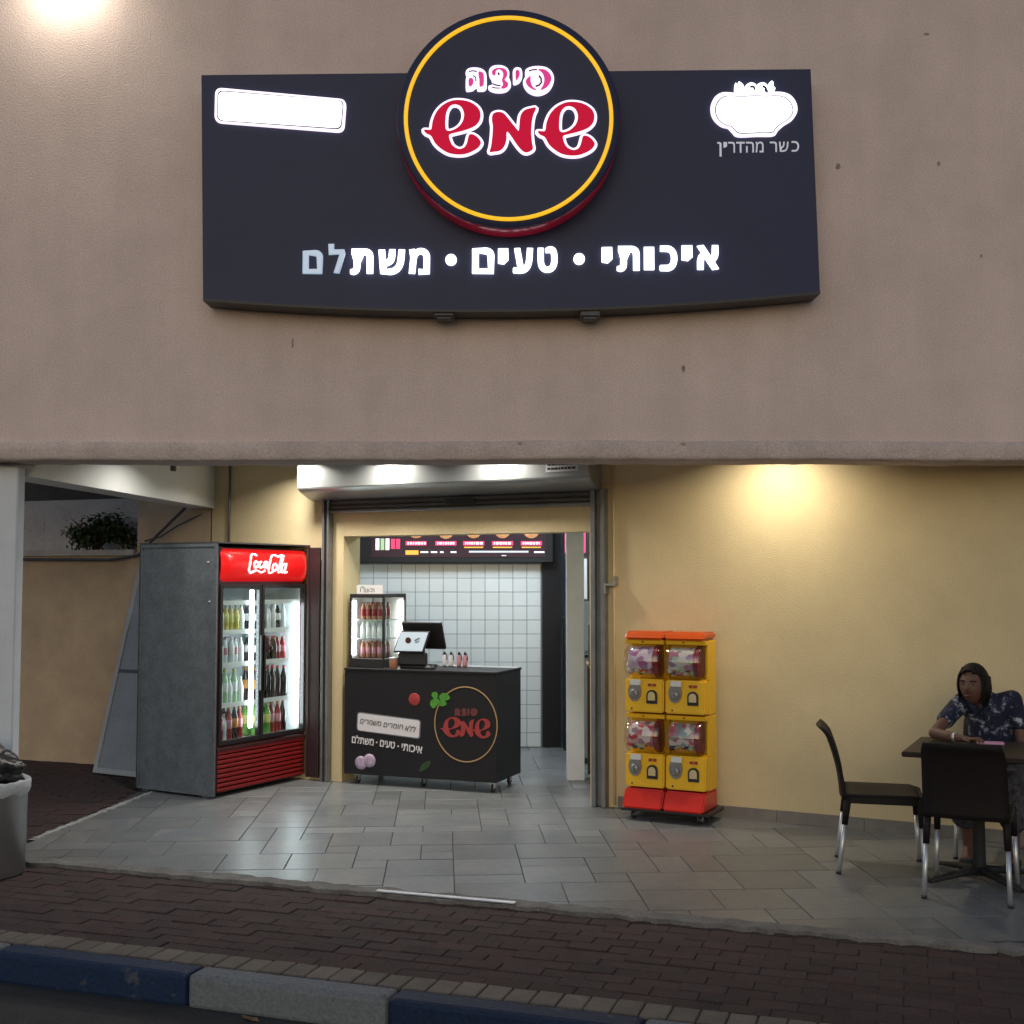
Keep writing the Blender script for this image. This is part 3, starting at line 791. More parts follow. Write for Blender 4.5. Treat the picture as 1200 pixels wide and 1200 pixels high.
# ------------------------------------------------------------------ street sign
SY = 7.10
def P(u, v): return on(u, v, SY)
sign = thing('shop_sign', 'large dark pizza shop sign with round lit badge and Hebrew lettering', 'sign', (0, SY, 0))
tl, tr, bl, brr = P(236, 88), P(950, 81), P(238, 352), P(961, 344)
arc = []
for k in range(0, 25):
    t = k / 24; x = bl[0] + (brr[0] - bl[0]) * t; z = bl[1] + (brr[1] - bl[1]) * t - 0.088 * (1 - (2 * t - 1) ** 2)
    arc.append((x, z))
out = [tl] + arc + [tr]
bm = B(); prism(bm, out, 0.0, 0.185); obj('panel', bm, M['sign_face'], sign)
# slightly proud edge strip along the curved bottom
bm = B()
for k in range(24):
    (xa, za), (xb, zb) = arc[k], arc[k + 1]
    vs = [bm.verts.new(c) for c in ((xa, -0.006, za - 0.003), (xb, -0.006, zb - 0.003), (xb, -0.006, zb + .012), (xa, -0.006, za + .012), (xa, 0.19, za - .003), (xb, 0.19, zb - .003), (xb, 0.0, zb + .012), (xa, 0.0, za + .012))]
    bm.faces.new(vs[:4]); bm.faces.new((vs[0], vs[4], vs[5], vs[1])); bm.faces.new((vs[3], vs[2], vs[6], vs[7]))
bmesh.ops.remove_doubles(bm, verts=bm.verts, dist=1e-4); bmesh.ops.recalc_face_normals(bm, faces=bm.faces)
obj('edge_strip', bm, M['sign_edge'], sign)
for u in (520, 692):
    x, z = P(u, 358); bm = B(); box(bm, x - .062, x + .062, 0.012, 0.15, z - .062, z + .02, .006); box(bm, x - .045, x + .045, 0.02, 0.11, z - .078, z - .062, .004)
    obj('bracket', bm, M['galv_dark'], sign)
# badge
DY = -0.18
def D(u, v): return on(u, v, SY + DY)
cx, cz = D(596, 138.5); RR = (719.5 - 473) / 2 / FPX * (SY + DY) * 1.004
def ring_pts(r, n=72): return [(cx + r * math.cos(2 * math.pi * k / n), cz + r * math.sin(2 * math.pi * k / n)) for k in range(n)]
bm = B(); lathe(bm, [(RR + .050, 0.0), (RR + .052, -0.165), (RR + .044, -0.172)], 96, (cx, 0, cz), 'Y'); badge = obj('badge', bm, M['rim_red'], sign)
bm = B(); lathe(bm, [(RR + .050, -0.1725), (RR + .042, -0.182), (RR - .03, -0.182), (0.0001, -0.182)], 96, (cx, 0, cz), 'Y'); obj('badge_face', bm, M['sign_face'], badge)
bm = B(); n = 96
rings = [[bm.verts.new((cx + r * math.cos(2 * math.pi * k / n), y, cz + r * math.sin(2 * math.pi * k / n))) for k in range(n)] for r, y in ((RR - .016, -.182), (RR - .014, -.190), (RR + .006, -.190), (RR + .008, -.182))]
for a, b in zip(rings, rings[1:]):
    for k in range(n): bm.faces.new((a[k], a[(k + 1) % n], b[(k + 1) % n], b[k])).smooth = True
bmesh.ops.recalc_face_normals(bm, faces=bm.faces)
obj('ring', bm, M['lit_yellow'], badge)

def px_loop(pts, ox, oy, s, dx=0, dy=0, fz=1.0, plane=D):
    out = []
    for (x, y) in pts:
        q = plane(ox + (x + dx) / s, oy + (y * fz + dy) / s); out.append(Vector(q))
    return out
shin = [(120, 490), (170, 489), (202, 486), (213, 455), (225, 380), (268, 280), (345, 198), (450, 148), (560, 142), (660, 165), (738, 215), (775, 270), (782, 330), (765, 390), (720, 440), (650, 475), (560, 503), (470, 525), (418, 545),
        (422, 600), (448, 660), (490, 697), (540, 712), (590, 695), (620, 650), (636, 590), (650, 548), (690, 542), (740, 570), (778, 615), (785, 650), (750, 700), (680, 742), (600, 770), (500, 775), (400, 755), (310, 700), (250, 640), (215, 575), (190, 548), (150, 530)]
shin_eye = [(480, 190), (545, 210), (583, 270), (588, 340), (562, 410), (510, 465), (450, 495), (400, 500), (375, 470), (372, 380), (385, 280), (425, 212)]
mem = [(925, 310), (955, 287), (1000, 280), (1045, 292), (1085, 330), (1150, 412), (1205, 480), (1226, 500), (1233, 465), (1240, 380), (1255, 310), (1300, 258), (1370, 236), (1430, 233), (1397, 320), (1380, 420), (1375, 530), (1385, 640), (1395, 705), (1362, 738), (1315, 752), (1270, 732), (1210, 665), (1150, 575), (1100, 512), (1086, 530), (1085, 600), (1060, 680), (1010, 730), (940, 743), (890, 745), (905, 680), (920, 560), (925, 450), (915, 370)]
def outline(loops, r, y, name='letter', m=None):
    """white lit rim following the letter's edge"""
    bm = B()
    for l in loops: tube(bm, [(q.x, y, q.y) for q in list(l) + [l[0], l[1]]], r, 8, cap=False, flat=(1, .45, 1), up=Vector((0, 1, 0)))
    return obj(name, bm, m or M['lit_white_edge'], badge)
def logo_letter(loops, off=0.0165):
    lo = [smooth_loop(l, 4) for l in loops]
    return lo, outline(lo, off, -0.193)
for dx, dy, fz in ((0, 0, 1.0), (1330, 24, 0.985)):
    lo, w = logo_letter([px_loop(shin, 485, 105, 10, dx, dy, fz), px_loop(shin_eye, 485, 105, 10, dx, dy, fz)])
    o = obj('letter_face', fill_bm(lo, -0.206, 0.006), M['lit_red'], badge)
lo, w = logo_letter([px_loop(mem, 485, 105, 10)])
obj('letter_face', fill_bm(lo, -0.206, 0.006), M['lit_red'], badge)
small = {
 'he': ([(112, 150), (135, 122), (180, 108), (255, 110), (315, 133), (348, 180), (354, 250), (352, 345), (325, 377), (290, 381), (247, 378), (238, 345), (215, 352), (195, 372), (160, 381), (114, 377), (109, 300), (112, 235), (122, 205), (108, 185)],
        [[(262, 158), (300, 166), (321, 200), (321, 300), (303, 326), (272, 331), (268, 250), (258, 195)], [(150, 240), (180, 235), (200, 262), (190, 308), (165, 331), (146, 320), (141, 275)]]),
 'tsadi': ([(380, 152), (400, 108), (450, 82), (530, 82), (590, 110), (618, 160), (615, 222), (635, 280), (634, 330), (600, 375), (540, 398), (460, 398), (400, 380), (372, 350), (382, 318), (415, 308), (412, 255), (388, 212)],
        [[(415, 160), (450, 125), (510, 115), (562, 126), (592, 160), (592, 210), (565, 255), (602, 290), (600, 330), (560, 355), (522, 350), (545, 310), (532, 260), (546, 210), (540, 160), (500, 130), (464, 150), (455, 195), (428, 200)]]),
 'yod': ([(660, 150), (680, 115), (715, 105), (755, 120), (770, 170), (765, 230), (735, 280), (690, 304), (663, 295), (660, 220)],
        [[(695, 150), (720, 140), (738, 158), (738, 200), (720, 240), (697, 258), (690, 200)]]),
 'pe': ([(802, 170), (812, 130), (870, 100), (960, 90), (1050, 105), (1110, 150), (1140, 220), (1130, 300), (1080, 380), (1000, 425), (920, 430), (840, 395), (790, 330), (780, 265), (804, 215)],
        [[(955, 132), (1030, 135), (1085, 175), (1110, 230), (1095, 290), (1050, 345), (985, 372), (1020, 300), (1025, 230), (1000, 170)], [(866, 212), (868, 270), (890, 335), (935, 368), (900, 368), (845, 335), (812, 285), (822, 245)]]),
}
for k, (outl, faces) in small.items():
    lw = smooth_loop(px_loop(outl, 535, 70, 10), 4)
    w = obj('letter', fill_bm([lw], -0.200, 0.016), M['lit_white_edge'], badge)
    for f in faces:
        obj('letter_face', fill_bm([smooth_loop(px_loop(f, 535, 70, 10), 4)], -0.206, 0.006), M['lit_magenta'], badge)
# dark counters of the small word
for pts, r in (([(845, 152), (890, 138), (945, 134)], .0045), ([(925, 330), (965, 318), (992, 285), (990, 240), (965, 205)], .006), ([(145, 158), (190, 148), (240, 158)], .004), ([(195, 205), (225, 225), (228, 270)], .004), ([(420, 300), (470, 318), (515, 322)], .0045), ([(415, 340), (460, 350), (510, 352)], .0035), ([(488, 170), (500, 198)], .006)):
    bm = B(); tube(bm, [(q.x, -0.204, q.y) for q in px_loop(pts, 535, 70, 10)], r, 6, flat=(1, .3, 1)); obj('letter_counter', bm, M['sign_face'], badge)
# slogan, letter by letter (right to left words)
slog = [('ם', 354, 378.6, 292.3, 321.6, 1), ('ל', 384, 405, 284, 321.6, 1), ('ת', 409.8, 437.5, 290.6, 322, 0), ('ש', 443, 474.8, 290.5, 322, 0), ('מ', 478.7, 504, 290, 322, 0),
        ('ם', 553, 579.4, 289.5, 321.4, 0), ('י', 583.5, 596, 289.5, 310, 0), ('ע', 600.8, 624.9, 288.7, 320.5, 0), ('ט', 630, 653.5, 288, 319.5, 0),
        ('י', 705, 718, 288, 308.7, 0), ('ת', 722.8, 749.8, 287.5, 318.4, 0), ('ו', 754.7, 767, 287.5, 317.5, 0), ('כ', 772.7, 794, 287, 317.7, 0), ('י', 798.8, 812, 286, 306, 0), ('א', 816.8, 843, 285.7, 317, 0)]
def S2(u, v): return on(u, v, SY - 0.02)
for ch, u0, u1, v0, v1, dim in slog:
    a, b = S2(u0 + 2.1, v1 - 2.1), S2(u1 - 2.1, v0 + 2.1)
    obj('letter', text_bm(ch, a[0], b[0], a[1], b[1], -0.022, 0.022, 0.0105), M['lit_dim'] if dim else M['lit_white'], sign)
for u, v in ((528.5, 304), (678.8, 303)):
    x, z = S2(u, v); bm = B(); lathe(bm, [(.034, 0), (.034, -.018), (.030, -.022), (.0001, -.022)], 20, (x, 0, z), 'Y'); obj('dot', bm, M['lit_white'], sign)
# pale tilted plate at left
def rrect(p, r, n=5):
    out = []
    for i in range(4):
        c = Vector(p[i]); a = (Vector(p[i - 1]) - c).normalized(); b = (Vector(p[(i + 1) % 4]) - c).normalized()
        for k in range(n + 1):
            t = k / n; out.append((c + a * r) * (1 - t) ** 2 + c * 2 * t * (1 - t) + (c + b * r) * t * t)
    return out
pc = [Vector(S2(*q)) for q in ((252, 102), (406, 116), (403, 155), (251, 143))]
plate = obj('lit_plate', fill_bm([rrect(pc, 0.045)], -0.016, 0.016), M['lit_white_edge'], sign)
ctr = sum(pc, Vector((0, 0))) / 4
ins = lambda f, g: [ctr + Vector(((q - ctr).x * f, (q - ctr).y * g)) for q in pc]
obj('plate_groove', fill_bm([rrect(ins(.960, .87), .035)], -0.0175, 0.001), M['sign_edge'], plate)
obj('plate_panel', fill_bm([rrect(ins(.945, .815), .035)], -0.021, 0.0035), M['lit_white'], plate)
# kosher emblem
emb = [(120, 400), (128, 330), (165, 260), (225, 218), (290, 208), (385, 215), (480, 215), (560, 205), (640, 205), (740, 212), (830, 203), (920, 212), (990, 245), (1040, 310), (1060, 390), (1040, 460), (990, 520), (910, 570), (850, 625), (800, 680), (620, 685), (415, 690), (350, 640), (310, 600), (240, 580), (175, 530), (135, 470)]
def E2(pts): return px_loop(pts, 820, 85, 9.23, plane=S2)
em = obj('emblem', fill_bm([smooth_loop(E2(emb), 4)], -0.016, 0.016), M['lit_white_edge'], sign)
c0 = Vector((590, 440))
inn = [((x - 590) * .90 + 590, (y - 440) * .85 + 446) for x, y in emb]; inn2 = [((x - 590) * .875 + 590, (y - 440) * .805 + 446) for x, y in emb]
obj('emblem_groove', fill_bm([smooth_loop(E2(inn), 4)], -0.0175, 0.001), M['decal_grey'], em)
obj('emblem_panel', fill_bm([smooth_loop(E2(inn2), 4)], -0.021, 0.0035), M['lit_white'], em)
for pts in ([(385, 205), (380, 150), (390, 105), (412, 130), (425, 92), (470, 125), (480, 160), (460, 205)], [(480, 212), (488, 160), (510, 125), (560, 103), (610, 125), (612, 170), (600, 212)], [(612, 212), (610, 150), (640, 115), (690, 103), (730, 130), (720, 190), (700, 212)], [(765, 208), (735, 150), (745, 120), (780, 85), (800, 105), (798, 140), (820, 165), (800, 205)]):
    obj('crown', fill_bm([smooth_loop(E2(pts), 3)], -0.016, 0.016), M['lit_white'], em)
for pts in ([(545, 150), (585, 152), (600, 185)], [(680, 145), (712, 160), (716, 205)]):
    bm = B(); tube(bm, [(q.x, -0.018, q.y) for q in E2(pts)], .008, 6, flat=(1, .3, 1)); obj('crown_line', bm, M['sign_face'], em)
for chh, x0, x1, y0, y1 in (('ן', 196, 240, 742, 898), ('י', 262, 300, 742, 800), ('ר', 315, 385, 740, 856), ('ד', 402, 492, 740, 856), ('ה', 508, 590, 740, 854), ('מ', 612, 695, 738, 852), ('ר', 766, 840, 738, 848), ('ש', 866, 966, 738, 846), ('כ', 1002, 1080, 732, 844)):
    a, b = S2(820 + x0 / 9.23, 85 + y1 / 9.23), S2(820 + x1 / 9.23, 85 + y0 / 9.23)
    if chh == 'ד':
        w = .0095; bm = B(); box(bm, a[0], b[0], -.006, 0, b[1] - w, b[1]); box(bm, b[0] - .03, b[0] - .03 + w, -.006, 0, a[1], b[1] - w)
    else: bm = text_bm(chh, a[0], b[0], a[1], b[1], -0.006, 0.006)
    obj('lettering', bm, M['lit_small'], sign)

# ------------------------------------------------------------------ drinks fridge and its casing
FR = Vector((-2.295, 9.424)); FRA = math.atan2(0.869, 0.494)
FW, FDp, FH = 1.07, 0.74, 1.965
fr = thing('drinks_fridge', 'red double door drinks fridge with lit header and bottles', 'fridge', (FR.x, FR.y, 0), FRA)
fex, fey = Vector((math.cos(FRA), math.sin(FRA))), Vector((-math.sin(FRA), math.cos(FRA)))
def fridge_w(s, t, z): p = FR + fex * s + fey * t; return (p.x, p.y, z)
bm = B()
box(bm, 0, .03, 0.02, FDp, 0.05, FH); box(bm, FW - .03, FW, 0.02, FDp, 0.05, FH); box(bm, .03, FW - .03, FDp - .03, FDp, .05, FH); box(bm, .03, FW - .03, 0.06, FDp - .03, FH - .03, FH); box(bm, .03, FW - .03, .06, FDp - .03, .385, .405)
obj('cabinet', bm, M['red_dark'], fr)
bm = B()
box(bm, .031, .036, .06, FDp - .031, .406, 1.66); box(bm, FW - .036, FW - .031, .06, FDp - .031, .406, 1.66); box(bm, .036, FW - .036, FDp - .036, FDp - .031, .406, 1.66); box(bm, .036, FW - .036, .07, FDp - .036, .406, .412); box(bm, .036, FW - .036, .07, FDp - .036, 1.655, 1.66)
obj('liner', bm, M['inside_white'], fr)
# header: bulging lit panel
bm = B(); ny, nz = 9, 9; g = []
for i in range(25):
    s = .01 + (FW - .02) * i / 24; row = []
    for k in range(nz):
        t = k / (nz - 1); zz = 1.69 + .262 * t
        ed = min(1, (i / 24) / .06 if i < 12 else ((24 - i) / 24) / .06)
        row.append(Vector((s, 0.03 - .065 * math.sin(math.pi * t) ** .6 * (0.35 + .65 * ed), zz)))
    g.append(row)
V = [[bm.verts.new(p) for p in r] for r in g]
for i in range(24):
    for k in range(nz - 1): bm.faces.new((V[i][k], V[i + 1][k], V[i + 1][k + 1], V[i][k + 1])).smooth = True
hd = obj('header', bm, M['red_header'], fr)
bm = B(); box(bm, .012, FW - .012, 0.031, 0.058, 1.66, 1.955); obj('header_back', bm, M['red_dark'], fr)
coke = [[(440, 152), (420, 138), (400, 140), (382, 168), (369, 215), (362, 262), (374, 290), (400, 286), (422, 265)], [(374, 290), (425, 272), (468, 288), (497, 270)],
        [(418, 195), (402, 222), (410, 250), (428, 240), (433, 208), (418, 195)], [(468, 198), (448, 212), (444, 243), (460, 250), (478, 235)], [(508, 198), (486, 212), (483, 246), (500, 240), (510, 200), (507, 250), (524, 240)],
        [(668, 158), (640, 146), (612, 160), (588, 146), (562, 152), (540, 190), (526, 238), (526, 282), (546, 293), (570, 272)], [(575, 215), (556, 240), (560, 272), (580, 270), (590, 236), (575, 215)], [(606, 258), (634, 205), (648, 172), (636, 168), (618, 215), (604, 262), (606, 286), (622, 284)], [(658, 215), (634, 238), (630, 284), (650, 280), (668, 216), (660, 288), (682, 284)]]
def smooth_open(p, sub=5):
    p = [Vector(q) for q in p]; p = [p[0] * 2 - p[1]] + p + [p[-1] * 2 - p[-2]]; out = []
    for i in range(1, len(p) - 2):
        for k in range(sub):
            t = k / sub; p0, p1, p2, p3 = p[i - 1:i + 3]
            out.append(0.5 * ((2 * p1) + (p2 - p0) * t + (2 * p0 - 5 * p1 + 4 * p2 - p3) * t * t + (3 * p1 - p0 - 3 * p2 + p3) * t ** 3))
    return out + [p[-2]]
bm = B()
def fr_px(x, y):   # read on the fridge front
    u, v = 240 + x / 7.06, 630 + y / 7.06
    a, b = (u - 600) / FPX, (600 - v) / FPX
    d = Vector((a, math.cos(PITCH) - b * math.sin(PITCH), math.sin(PITCH) + b * math.cos(PITCH)))
    o = FR + fey * -0.03; k = o.dot(fey) / Vector((d.x, d.y)).dot(fey)
    q = Vector((d.x, d.y)) * k; return (q - FR).dot(fex), CAM_H + d.z * k
for stx in coke:
    pp = []
    for (x, y) in smooth_open(stx):
        s, z = fr_px(x, y); t = (z - 1.69) / .262; yy = 0.03 - .065 * math.sin(math.pi * max(0.02, min(.98, t))) ** .6 - .004
        pp.append((s, yy, z))
    tube(bm, pp, [0.0072 + .0040 * abs(math.sin(k * .55)) for k in range(len(pp))], 6, flat=(1.25, .4, .85))
obj('logo', bm, M['logo_white'], hd)
# base grille
bm = B(); box(bm, .0, FW, 0.045, 0.30, 0.03, .375); obj('plinth', bm, M['red_dark'], fr)
for k in range(9):
    bm = B(); z = 0.045 + k * .036; box(bm, .008, FW - .008, 0.008, 0.044, z, z + .026, .005); obj('grille_slat', bm, M['red_paint'], fr)
bm = B(); box(bm, 0.0, FW, .005, .045, .352, .385, .004); obj('sill', bm, M['red_dark'], fr)
# doors
for (a, b) in ((0.012, 0.49), (0.50, FW - .012)):
    bm = B()
    for q in ((a, a + .028, .405, 1.665), (b - .028, b, .405, 1.665), (a + .028, b - .028, .405, .44), (a + .028, b - .028, 1.632, 1.665)): box(bm, q[0], q[1], .004, .04, q[2], q[3], .003)
    dr = obj('door', bm, M['black_plastic'], fr)
    bm = B(); box(bm, a + .028, b - .028, .018, .024, .44, 1.632); obj('pane', bm, M['glass'], dr)
    hx = (b - .018) if a < .2 else (a + .014)
    bm = B(); box(bm, hx - .008, hx + .008, -.022, .003, .8, 1.25, .004); obj('handle', bm, M['black_plastic'], dr)
LEV = [.418, .71, 1.03, 1.29, 1.525]
for z in LEV[1:]:
    bm = B(); box(bm, .04, FW - .04, .075, .60, z - .012, z - .004); box(bm, .04, FW - .04, .066, .076, z - .024, z + .012); obj('shelf', bm, M['label_white'], fr)
for (a, b, za, zb) in ((.40, .45, .50, 1.62), (FW - .125, FW - .045, .47, 1.50)):
    bm = B(); box(bm, a, b, .046, .064, za, zb, .008); obj('light_tube', bm, M['tube'], fr)

def bottle_mesh(name, h, r, body, cap, label=None, z_lab=(.35, .62), neck=.55, squat=False):
    bm = B(); nr = r * .36
    pr = [(r * .86, 0), (r, h * .03), (r, h * z_lab[0]), (r * 1.01, h * z_lab[0] + .0005), (r * 1.01, h * z_lab[1]), (r, h * z_lab[1] + .0005), (r * .92, h * .68), (nr * 1.25, h * .86), (nr, h * .92), (nr * 1.15, h * .925), (nr * 1.15, h)]
    mi = [0, 0, 0, 1, 0, 0, 0, 0, 2, 2]
    lathe(bm, pr, 10, mis=mi)
    me = bpy.data.meshes.new(name); bm.to_mesh(me); bm.free()
    for m in (body, label or body, cap): me.materials.append(m)
    return me
BT = {
 'water': (bottle_mesh('bottle', .20, .026, M['water'], M['label_white'], M['label_white']), 'clear water bottle'),
 'yellow': (bottle_mesh('bottle', .20, .028, M['juice_yellow'], M['label_white'], M['label_yellow']), 'pale yellow juice bottle'),
 'cola': (bottle_mesh('bottle', .255, .030, M['cola'], M['label_red'], M['cola']), 'dark cola bottle'),
 'colas': (bottle_mesh('bottle', .205, .025, M['cola'], M['label_white'], M['label_white']), 'small dark bottle'),
 'green': (bottle_mesh('bottle', .26, .030, M['drink_green'], M['juice_yellow'], M['label_white']), 'pale green bottle'),
 'lime': (bottle_mesh('bottle', .25, .036, M['drink_lime'], M['drink_lime'], M['label_yellow']), 'big green bottle'),
 'red': (bottle_mesh('bottle', .245, .030, M['drink_red'], M['label_orange'], M['drink_pink']), 'red drink bottle'),
 'pink': (bottle_mesh('bottle', .20, .026, M['water'], M['drink_pink'], M['drink_pink']), 'clear pink bottle'),
 'amber': (bottle_mesh('bottle', .255, .030, M['cola'], M['label_orange'], M['label_orange']), 'orange labelled bottle'),
}
ROWS = {   # level -> (left door kinds, right door kinds)
 3: (['water', 'water', 'yellow', 'yellow', 'yellow', 'water'], ['colas', 'colas', 'water', 'water', 'colas', 'water']),
 2: (['water', 'water', 'pink', 'water', 'pink', 'water'], ['colas', 'colas', 'cola', 'cola', 'red', 'red']),
 1: (['green', 'water', 'green', 'water', 'green', 'water'], ['amber', 'amber', 'cola', 'cola', 'cola', 'cola']),
 0: (['water', 'red', 'water', 'red', 'amber', 'red'], ['lime', 'lime', 'lime', 'red', 'red', 'cola'])}
LV = {3: 'top', 2: 'second', 1: 'third', 0: 'bottom'}
NTH = ['first', 'second', 'third', 'fourth', 'fifth', 'sixth']
rr = random.Random(5)
for lev, (Lk, Rk) in ROWS.items():
    for side, kinds, a, b in (('left', Lk, .055, .395), ('right', Rk, .53, .935)):
        for rowi in range(2):
            for q, kd in enumerate(kinds):
                me, lb = BT[kd]
                if lev in (2, 3) and kd in ('cola', 'red'): sc_z = .80
                else: sc_z = 1.06
                s = a + (b - a) * (q + .5) / len(kinds) + rr.uniform(-.006, .006)
                o = bpy.data.objects.new('bottle', me); o.location = fridge_w(s, .125 + rowi * .11 + rr.uniform(-.008, .008), LEV[lev] + (-.003 if lev else .0))
                o.scale = (1, 1, sc_z); o.rotation_euler = (0, 0, rr.uniform(0, 6)); COL.objects.link(o)
                where = 'front row' if rowi == 0 else 'back row'
                tag(o, f"{lb}, {NTH[q]} from left, {where}, {LV[lev]} shelf, {side} fridge door", 'bottle', f"bottles on the {LV[lev]} shelf behind the {side} fridge door")

cs = thing('metal_casing', 'grey galvanised steel casing standing round the drinks fridge', 'casing', (FR.x, FR.y, 0), FRA)
bm = B(); box(bm, -.034, -.028, 0.0, .845, .03, 1.985); sp = obj('side_panel', bm, M['galv'], cs)
bm = B()
for q in ((0.0, .028, .02, 1.99), (.82, .848, .02, 1.99)): box(bm, -.044, -.026, q[0], q[1], q[2], q[3])
box(bm, -.044, -.026, .028, .82, .02, .045); box(bm, -.044, -.026, .028, .82, 1.965, 1.99)
obj('side_frame', bm, M['galv'], cs)
bm = B(); box(bm, -.044, FW + .02, -.015, .85, 1.992, 2.004); obj('top_panel', bm, M['galv_dark'], cs)
bm = B(); box(bm, -.044, FW - .0, .835, .848, .02, 1.99); obj('back_panel', bm, M['galv_dark'], cs)
bm = B()
for z in (.02,): box(bm, -.044, .0, .05, .12, 0, .02); box(bm, -.044, .0, .7, .77, 0, .02)
obj('foot', bm, M['galv_dark'], cs)
for (t, z) in ((.10, 1.84), (.08, 1.53)):
    bm = B(); lathe(bm, [(.012, 0), (.010, -.008), (.0001, -.012)], 8, (-.034, t, z), 'X'); obj('rivet', bm, M['alu'], cs)
# folded leaf of the casing against the wall
p = shop(-.21, -.06)
bm = B(); box(bm, 0, .125, -.012, .012, .03, 1.98, .003); box(bm, .0, .02, -.02, .02, .03, 1.98)
tag(obj('casing_leaf', bm, M['maroon'], loc=p, rz=WA), 'narrow dark maroon panel standing between the fridge and the shutter rail', 'panel')

# ------------------------------------------------------------------ counter
CA = math.atan2(-.48, 1.26); CT = Vector((-1.36, 10.1)) - Vector((math.cos(CA), math.sin(CA))) * .05; CL, CD, CH = 1.37, 0.56, 0.965
ct = thing('serving_counter', 'black wheeled counter printed with the pizza logo and vegetables', 'counter', (CT.x, CT.y, 0), CA)
cex, cey = Vector((math.cos(CA), math.sin(CA))), Vector((-math.sin(CA), math.cos(CA)))
def counter_w(s, t, z): p = CT + cex * s + cey * t; return (p.x, p.y, z)
bm = B(); box(bm, 0, CL, 0.0, .018, .085, CH - .022); obj('front_panel', bm, M['black'], ct)
bm = B(); box(bm, CL - .018, CL, .019, CD, .085, CH - .022); obj('side_panel', bm, M['black'], ct)
bm = B(); box(bm, 0, .018, .019, CD, .085, CH - .022); obj('side_panel', bm, M['black'], ct)
bm = B(); box(bm, .02, CL - .02, .02, CD - .01, .12, .14); box(bm, .02, CL - .02, CD - .02, CD, .085, CH - .022); obj('carcass', bm, M['black_matte'], ct)
bm = B(); box(bm, -.006, CL + .006, -.006, CD + .01, CH - .02, CH, .003); obj('top', bm, M['black'], ct)
bm = B(); box(bm, .66, CL + .004, .44, CD + .008, CH + .001, CH + .004); obj('top_inlay', bm, M['alu'], ct)
def caster(bm, x, y, r=.032):
    box(bm, x - .03, x + .03, y - .03, y + .03, r * 2 + .012, r * 2 + .018); box(bm, x - .016, x - .012, y - .02, y + .02, r, r * 2 + .012); box(bm, x + .012, x + .016, y - .02, y + .02, r, r * 2 + .012)
    lathe(bm, [(r, -.010), (r, .010)], 14, (x, y, r), 'X', mis=[1])
for (x, y) in ((.1, .06), (CL * .5, .1), (CL - .05, .06), (.1, CD - .08), (CL - .07, CD - .08)):
    bm = B(); caster(bm, x, y); obj('caster', bm, [M['alu'], M['black_plastic']], ct)
def C2(u, v):     # photo px on the counter front
    a, b = (u - 600) / FPX, (600 - v) / FPX
    d = Vector((a, math.cos(PITCH) - b * math.sin(PITCH), math.sin(PITCH) + b * math.cos(PITCH)))
    k = CT.dot(cey) / Vector((d.x, d.y)).dot(cey); q = Vector((d.x, d.y)) * k
    return Vector(((q - CT).dot(cex), CAM_H + d.z * k))
def CZ(x, y): return C2(380 + x / 4.446, 670 + y / 4.446)
# gold ring
bm = B(); n = 56; cen = CZ(737, 795); ax = (CZ(900, 795) - CZ(575, 795)).x / 2; az = (CZ(737, 600) - CZ(737, 990)).y / 2
rg = [[bm.verts.new((cen.x + (ax + d) * math.cos(2 * math.pi * k / n), y, cen.y + (az + d) * math.sin(2 * math.pi * k / n))) for k in range(n)] for d, y in ((-.005, -.001), (-.004, -.004), (.004, -.004), (.005, -.001))]
for a, b in zip(rg, rg[1:]):
    for k in range(n): bm.faces.new((a[k], a[(k + 1) % n], b[(k + 1) % n], b[k]))
bmesh.ops.recalc_face_normals(bm, faces=bm.faces); obj('logo_ring', bm, M['decal_gold'], ct)
# logo words
def counter_logo(src, x0, y0, x1, y1, m, holes=()):
    xs = [p[0] for p in src]; ys = [p[1] for p in src]; ax, bx, ay, by = min(xs), max(xs), min(ys), max(ys)
    mp = lambda l: smooth_loop([CZ(x0 + (x1 - x0) * (x - ax) / (bx - ax), y0 + (y1 - y0) * (y - ay) / (by - ay)) for x, y in l], 3)
    obj('logo_letter', fill_bm([mp(src)] + [mp(h) for h in holes], -.004, .003), m, ct)
counter_logo(shin, 606, 757, 712, 862, M['decal_red'], [shin_eye]); counter_logo(mem, 708, 770, 782, 860, M['decal_red']); counter_logo(shin, 772, 765, 866, 868, M['decal_red'], [shin_eye])
for k, (x0, x1) in (('he', (680, 710)), ('tsadi', (715, 742)), ('yod', (746, 758)), ('pe', (762, 800))):
    counter_logo(small[k][0], x0, 712, x1, 752, M['decal_dim_red'])
# label plate
pcs = [CZ(172, 728), CZ(505, 772), CZ(500, 874), CZ(168, 828)]
obj('label_border', fill_bm([rrect(pcs, .03)], -.003, .002), M['decal_grey'], ct)
cc = sum(pcs, Vector((0, 0))) / 4; pc2 = [cc + Vector(((q - cc).x * .965, (q - cc).y * .89)) for q in pcs]
lp = obj('label_plate', fill_bm([rrect(pc2, .024)], -.005, .0018), M['decal_white'], ct)
def slanted_text(s, p0, p1, h, y, m, parent, rr_=0.0, shear=0.0, name='lettering'):
    p0, p1 = Vector(p0), Vector(p1); L = (p1 - p0).length
    bm = text_bm(s, 0, L, -h / 2, h / 2, 0, .0016, rr_, shear)
    a = math.atan2(p1.y - p0.y, p1.x - p0.x); bmesh.ops.transform(bm, matrix=Matrix.Translation((p0.x, y, p0.y)) @ Matrix.Rotation(-a, 4, 'Y'), verts=bm.verts)
    return obj(name, bm, m, parent)
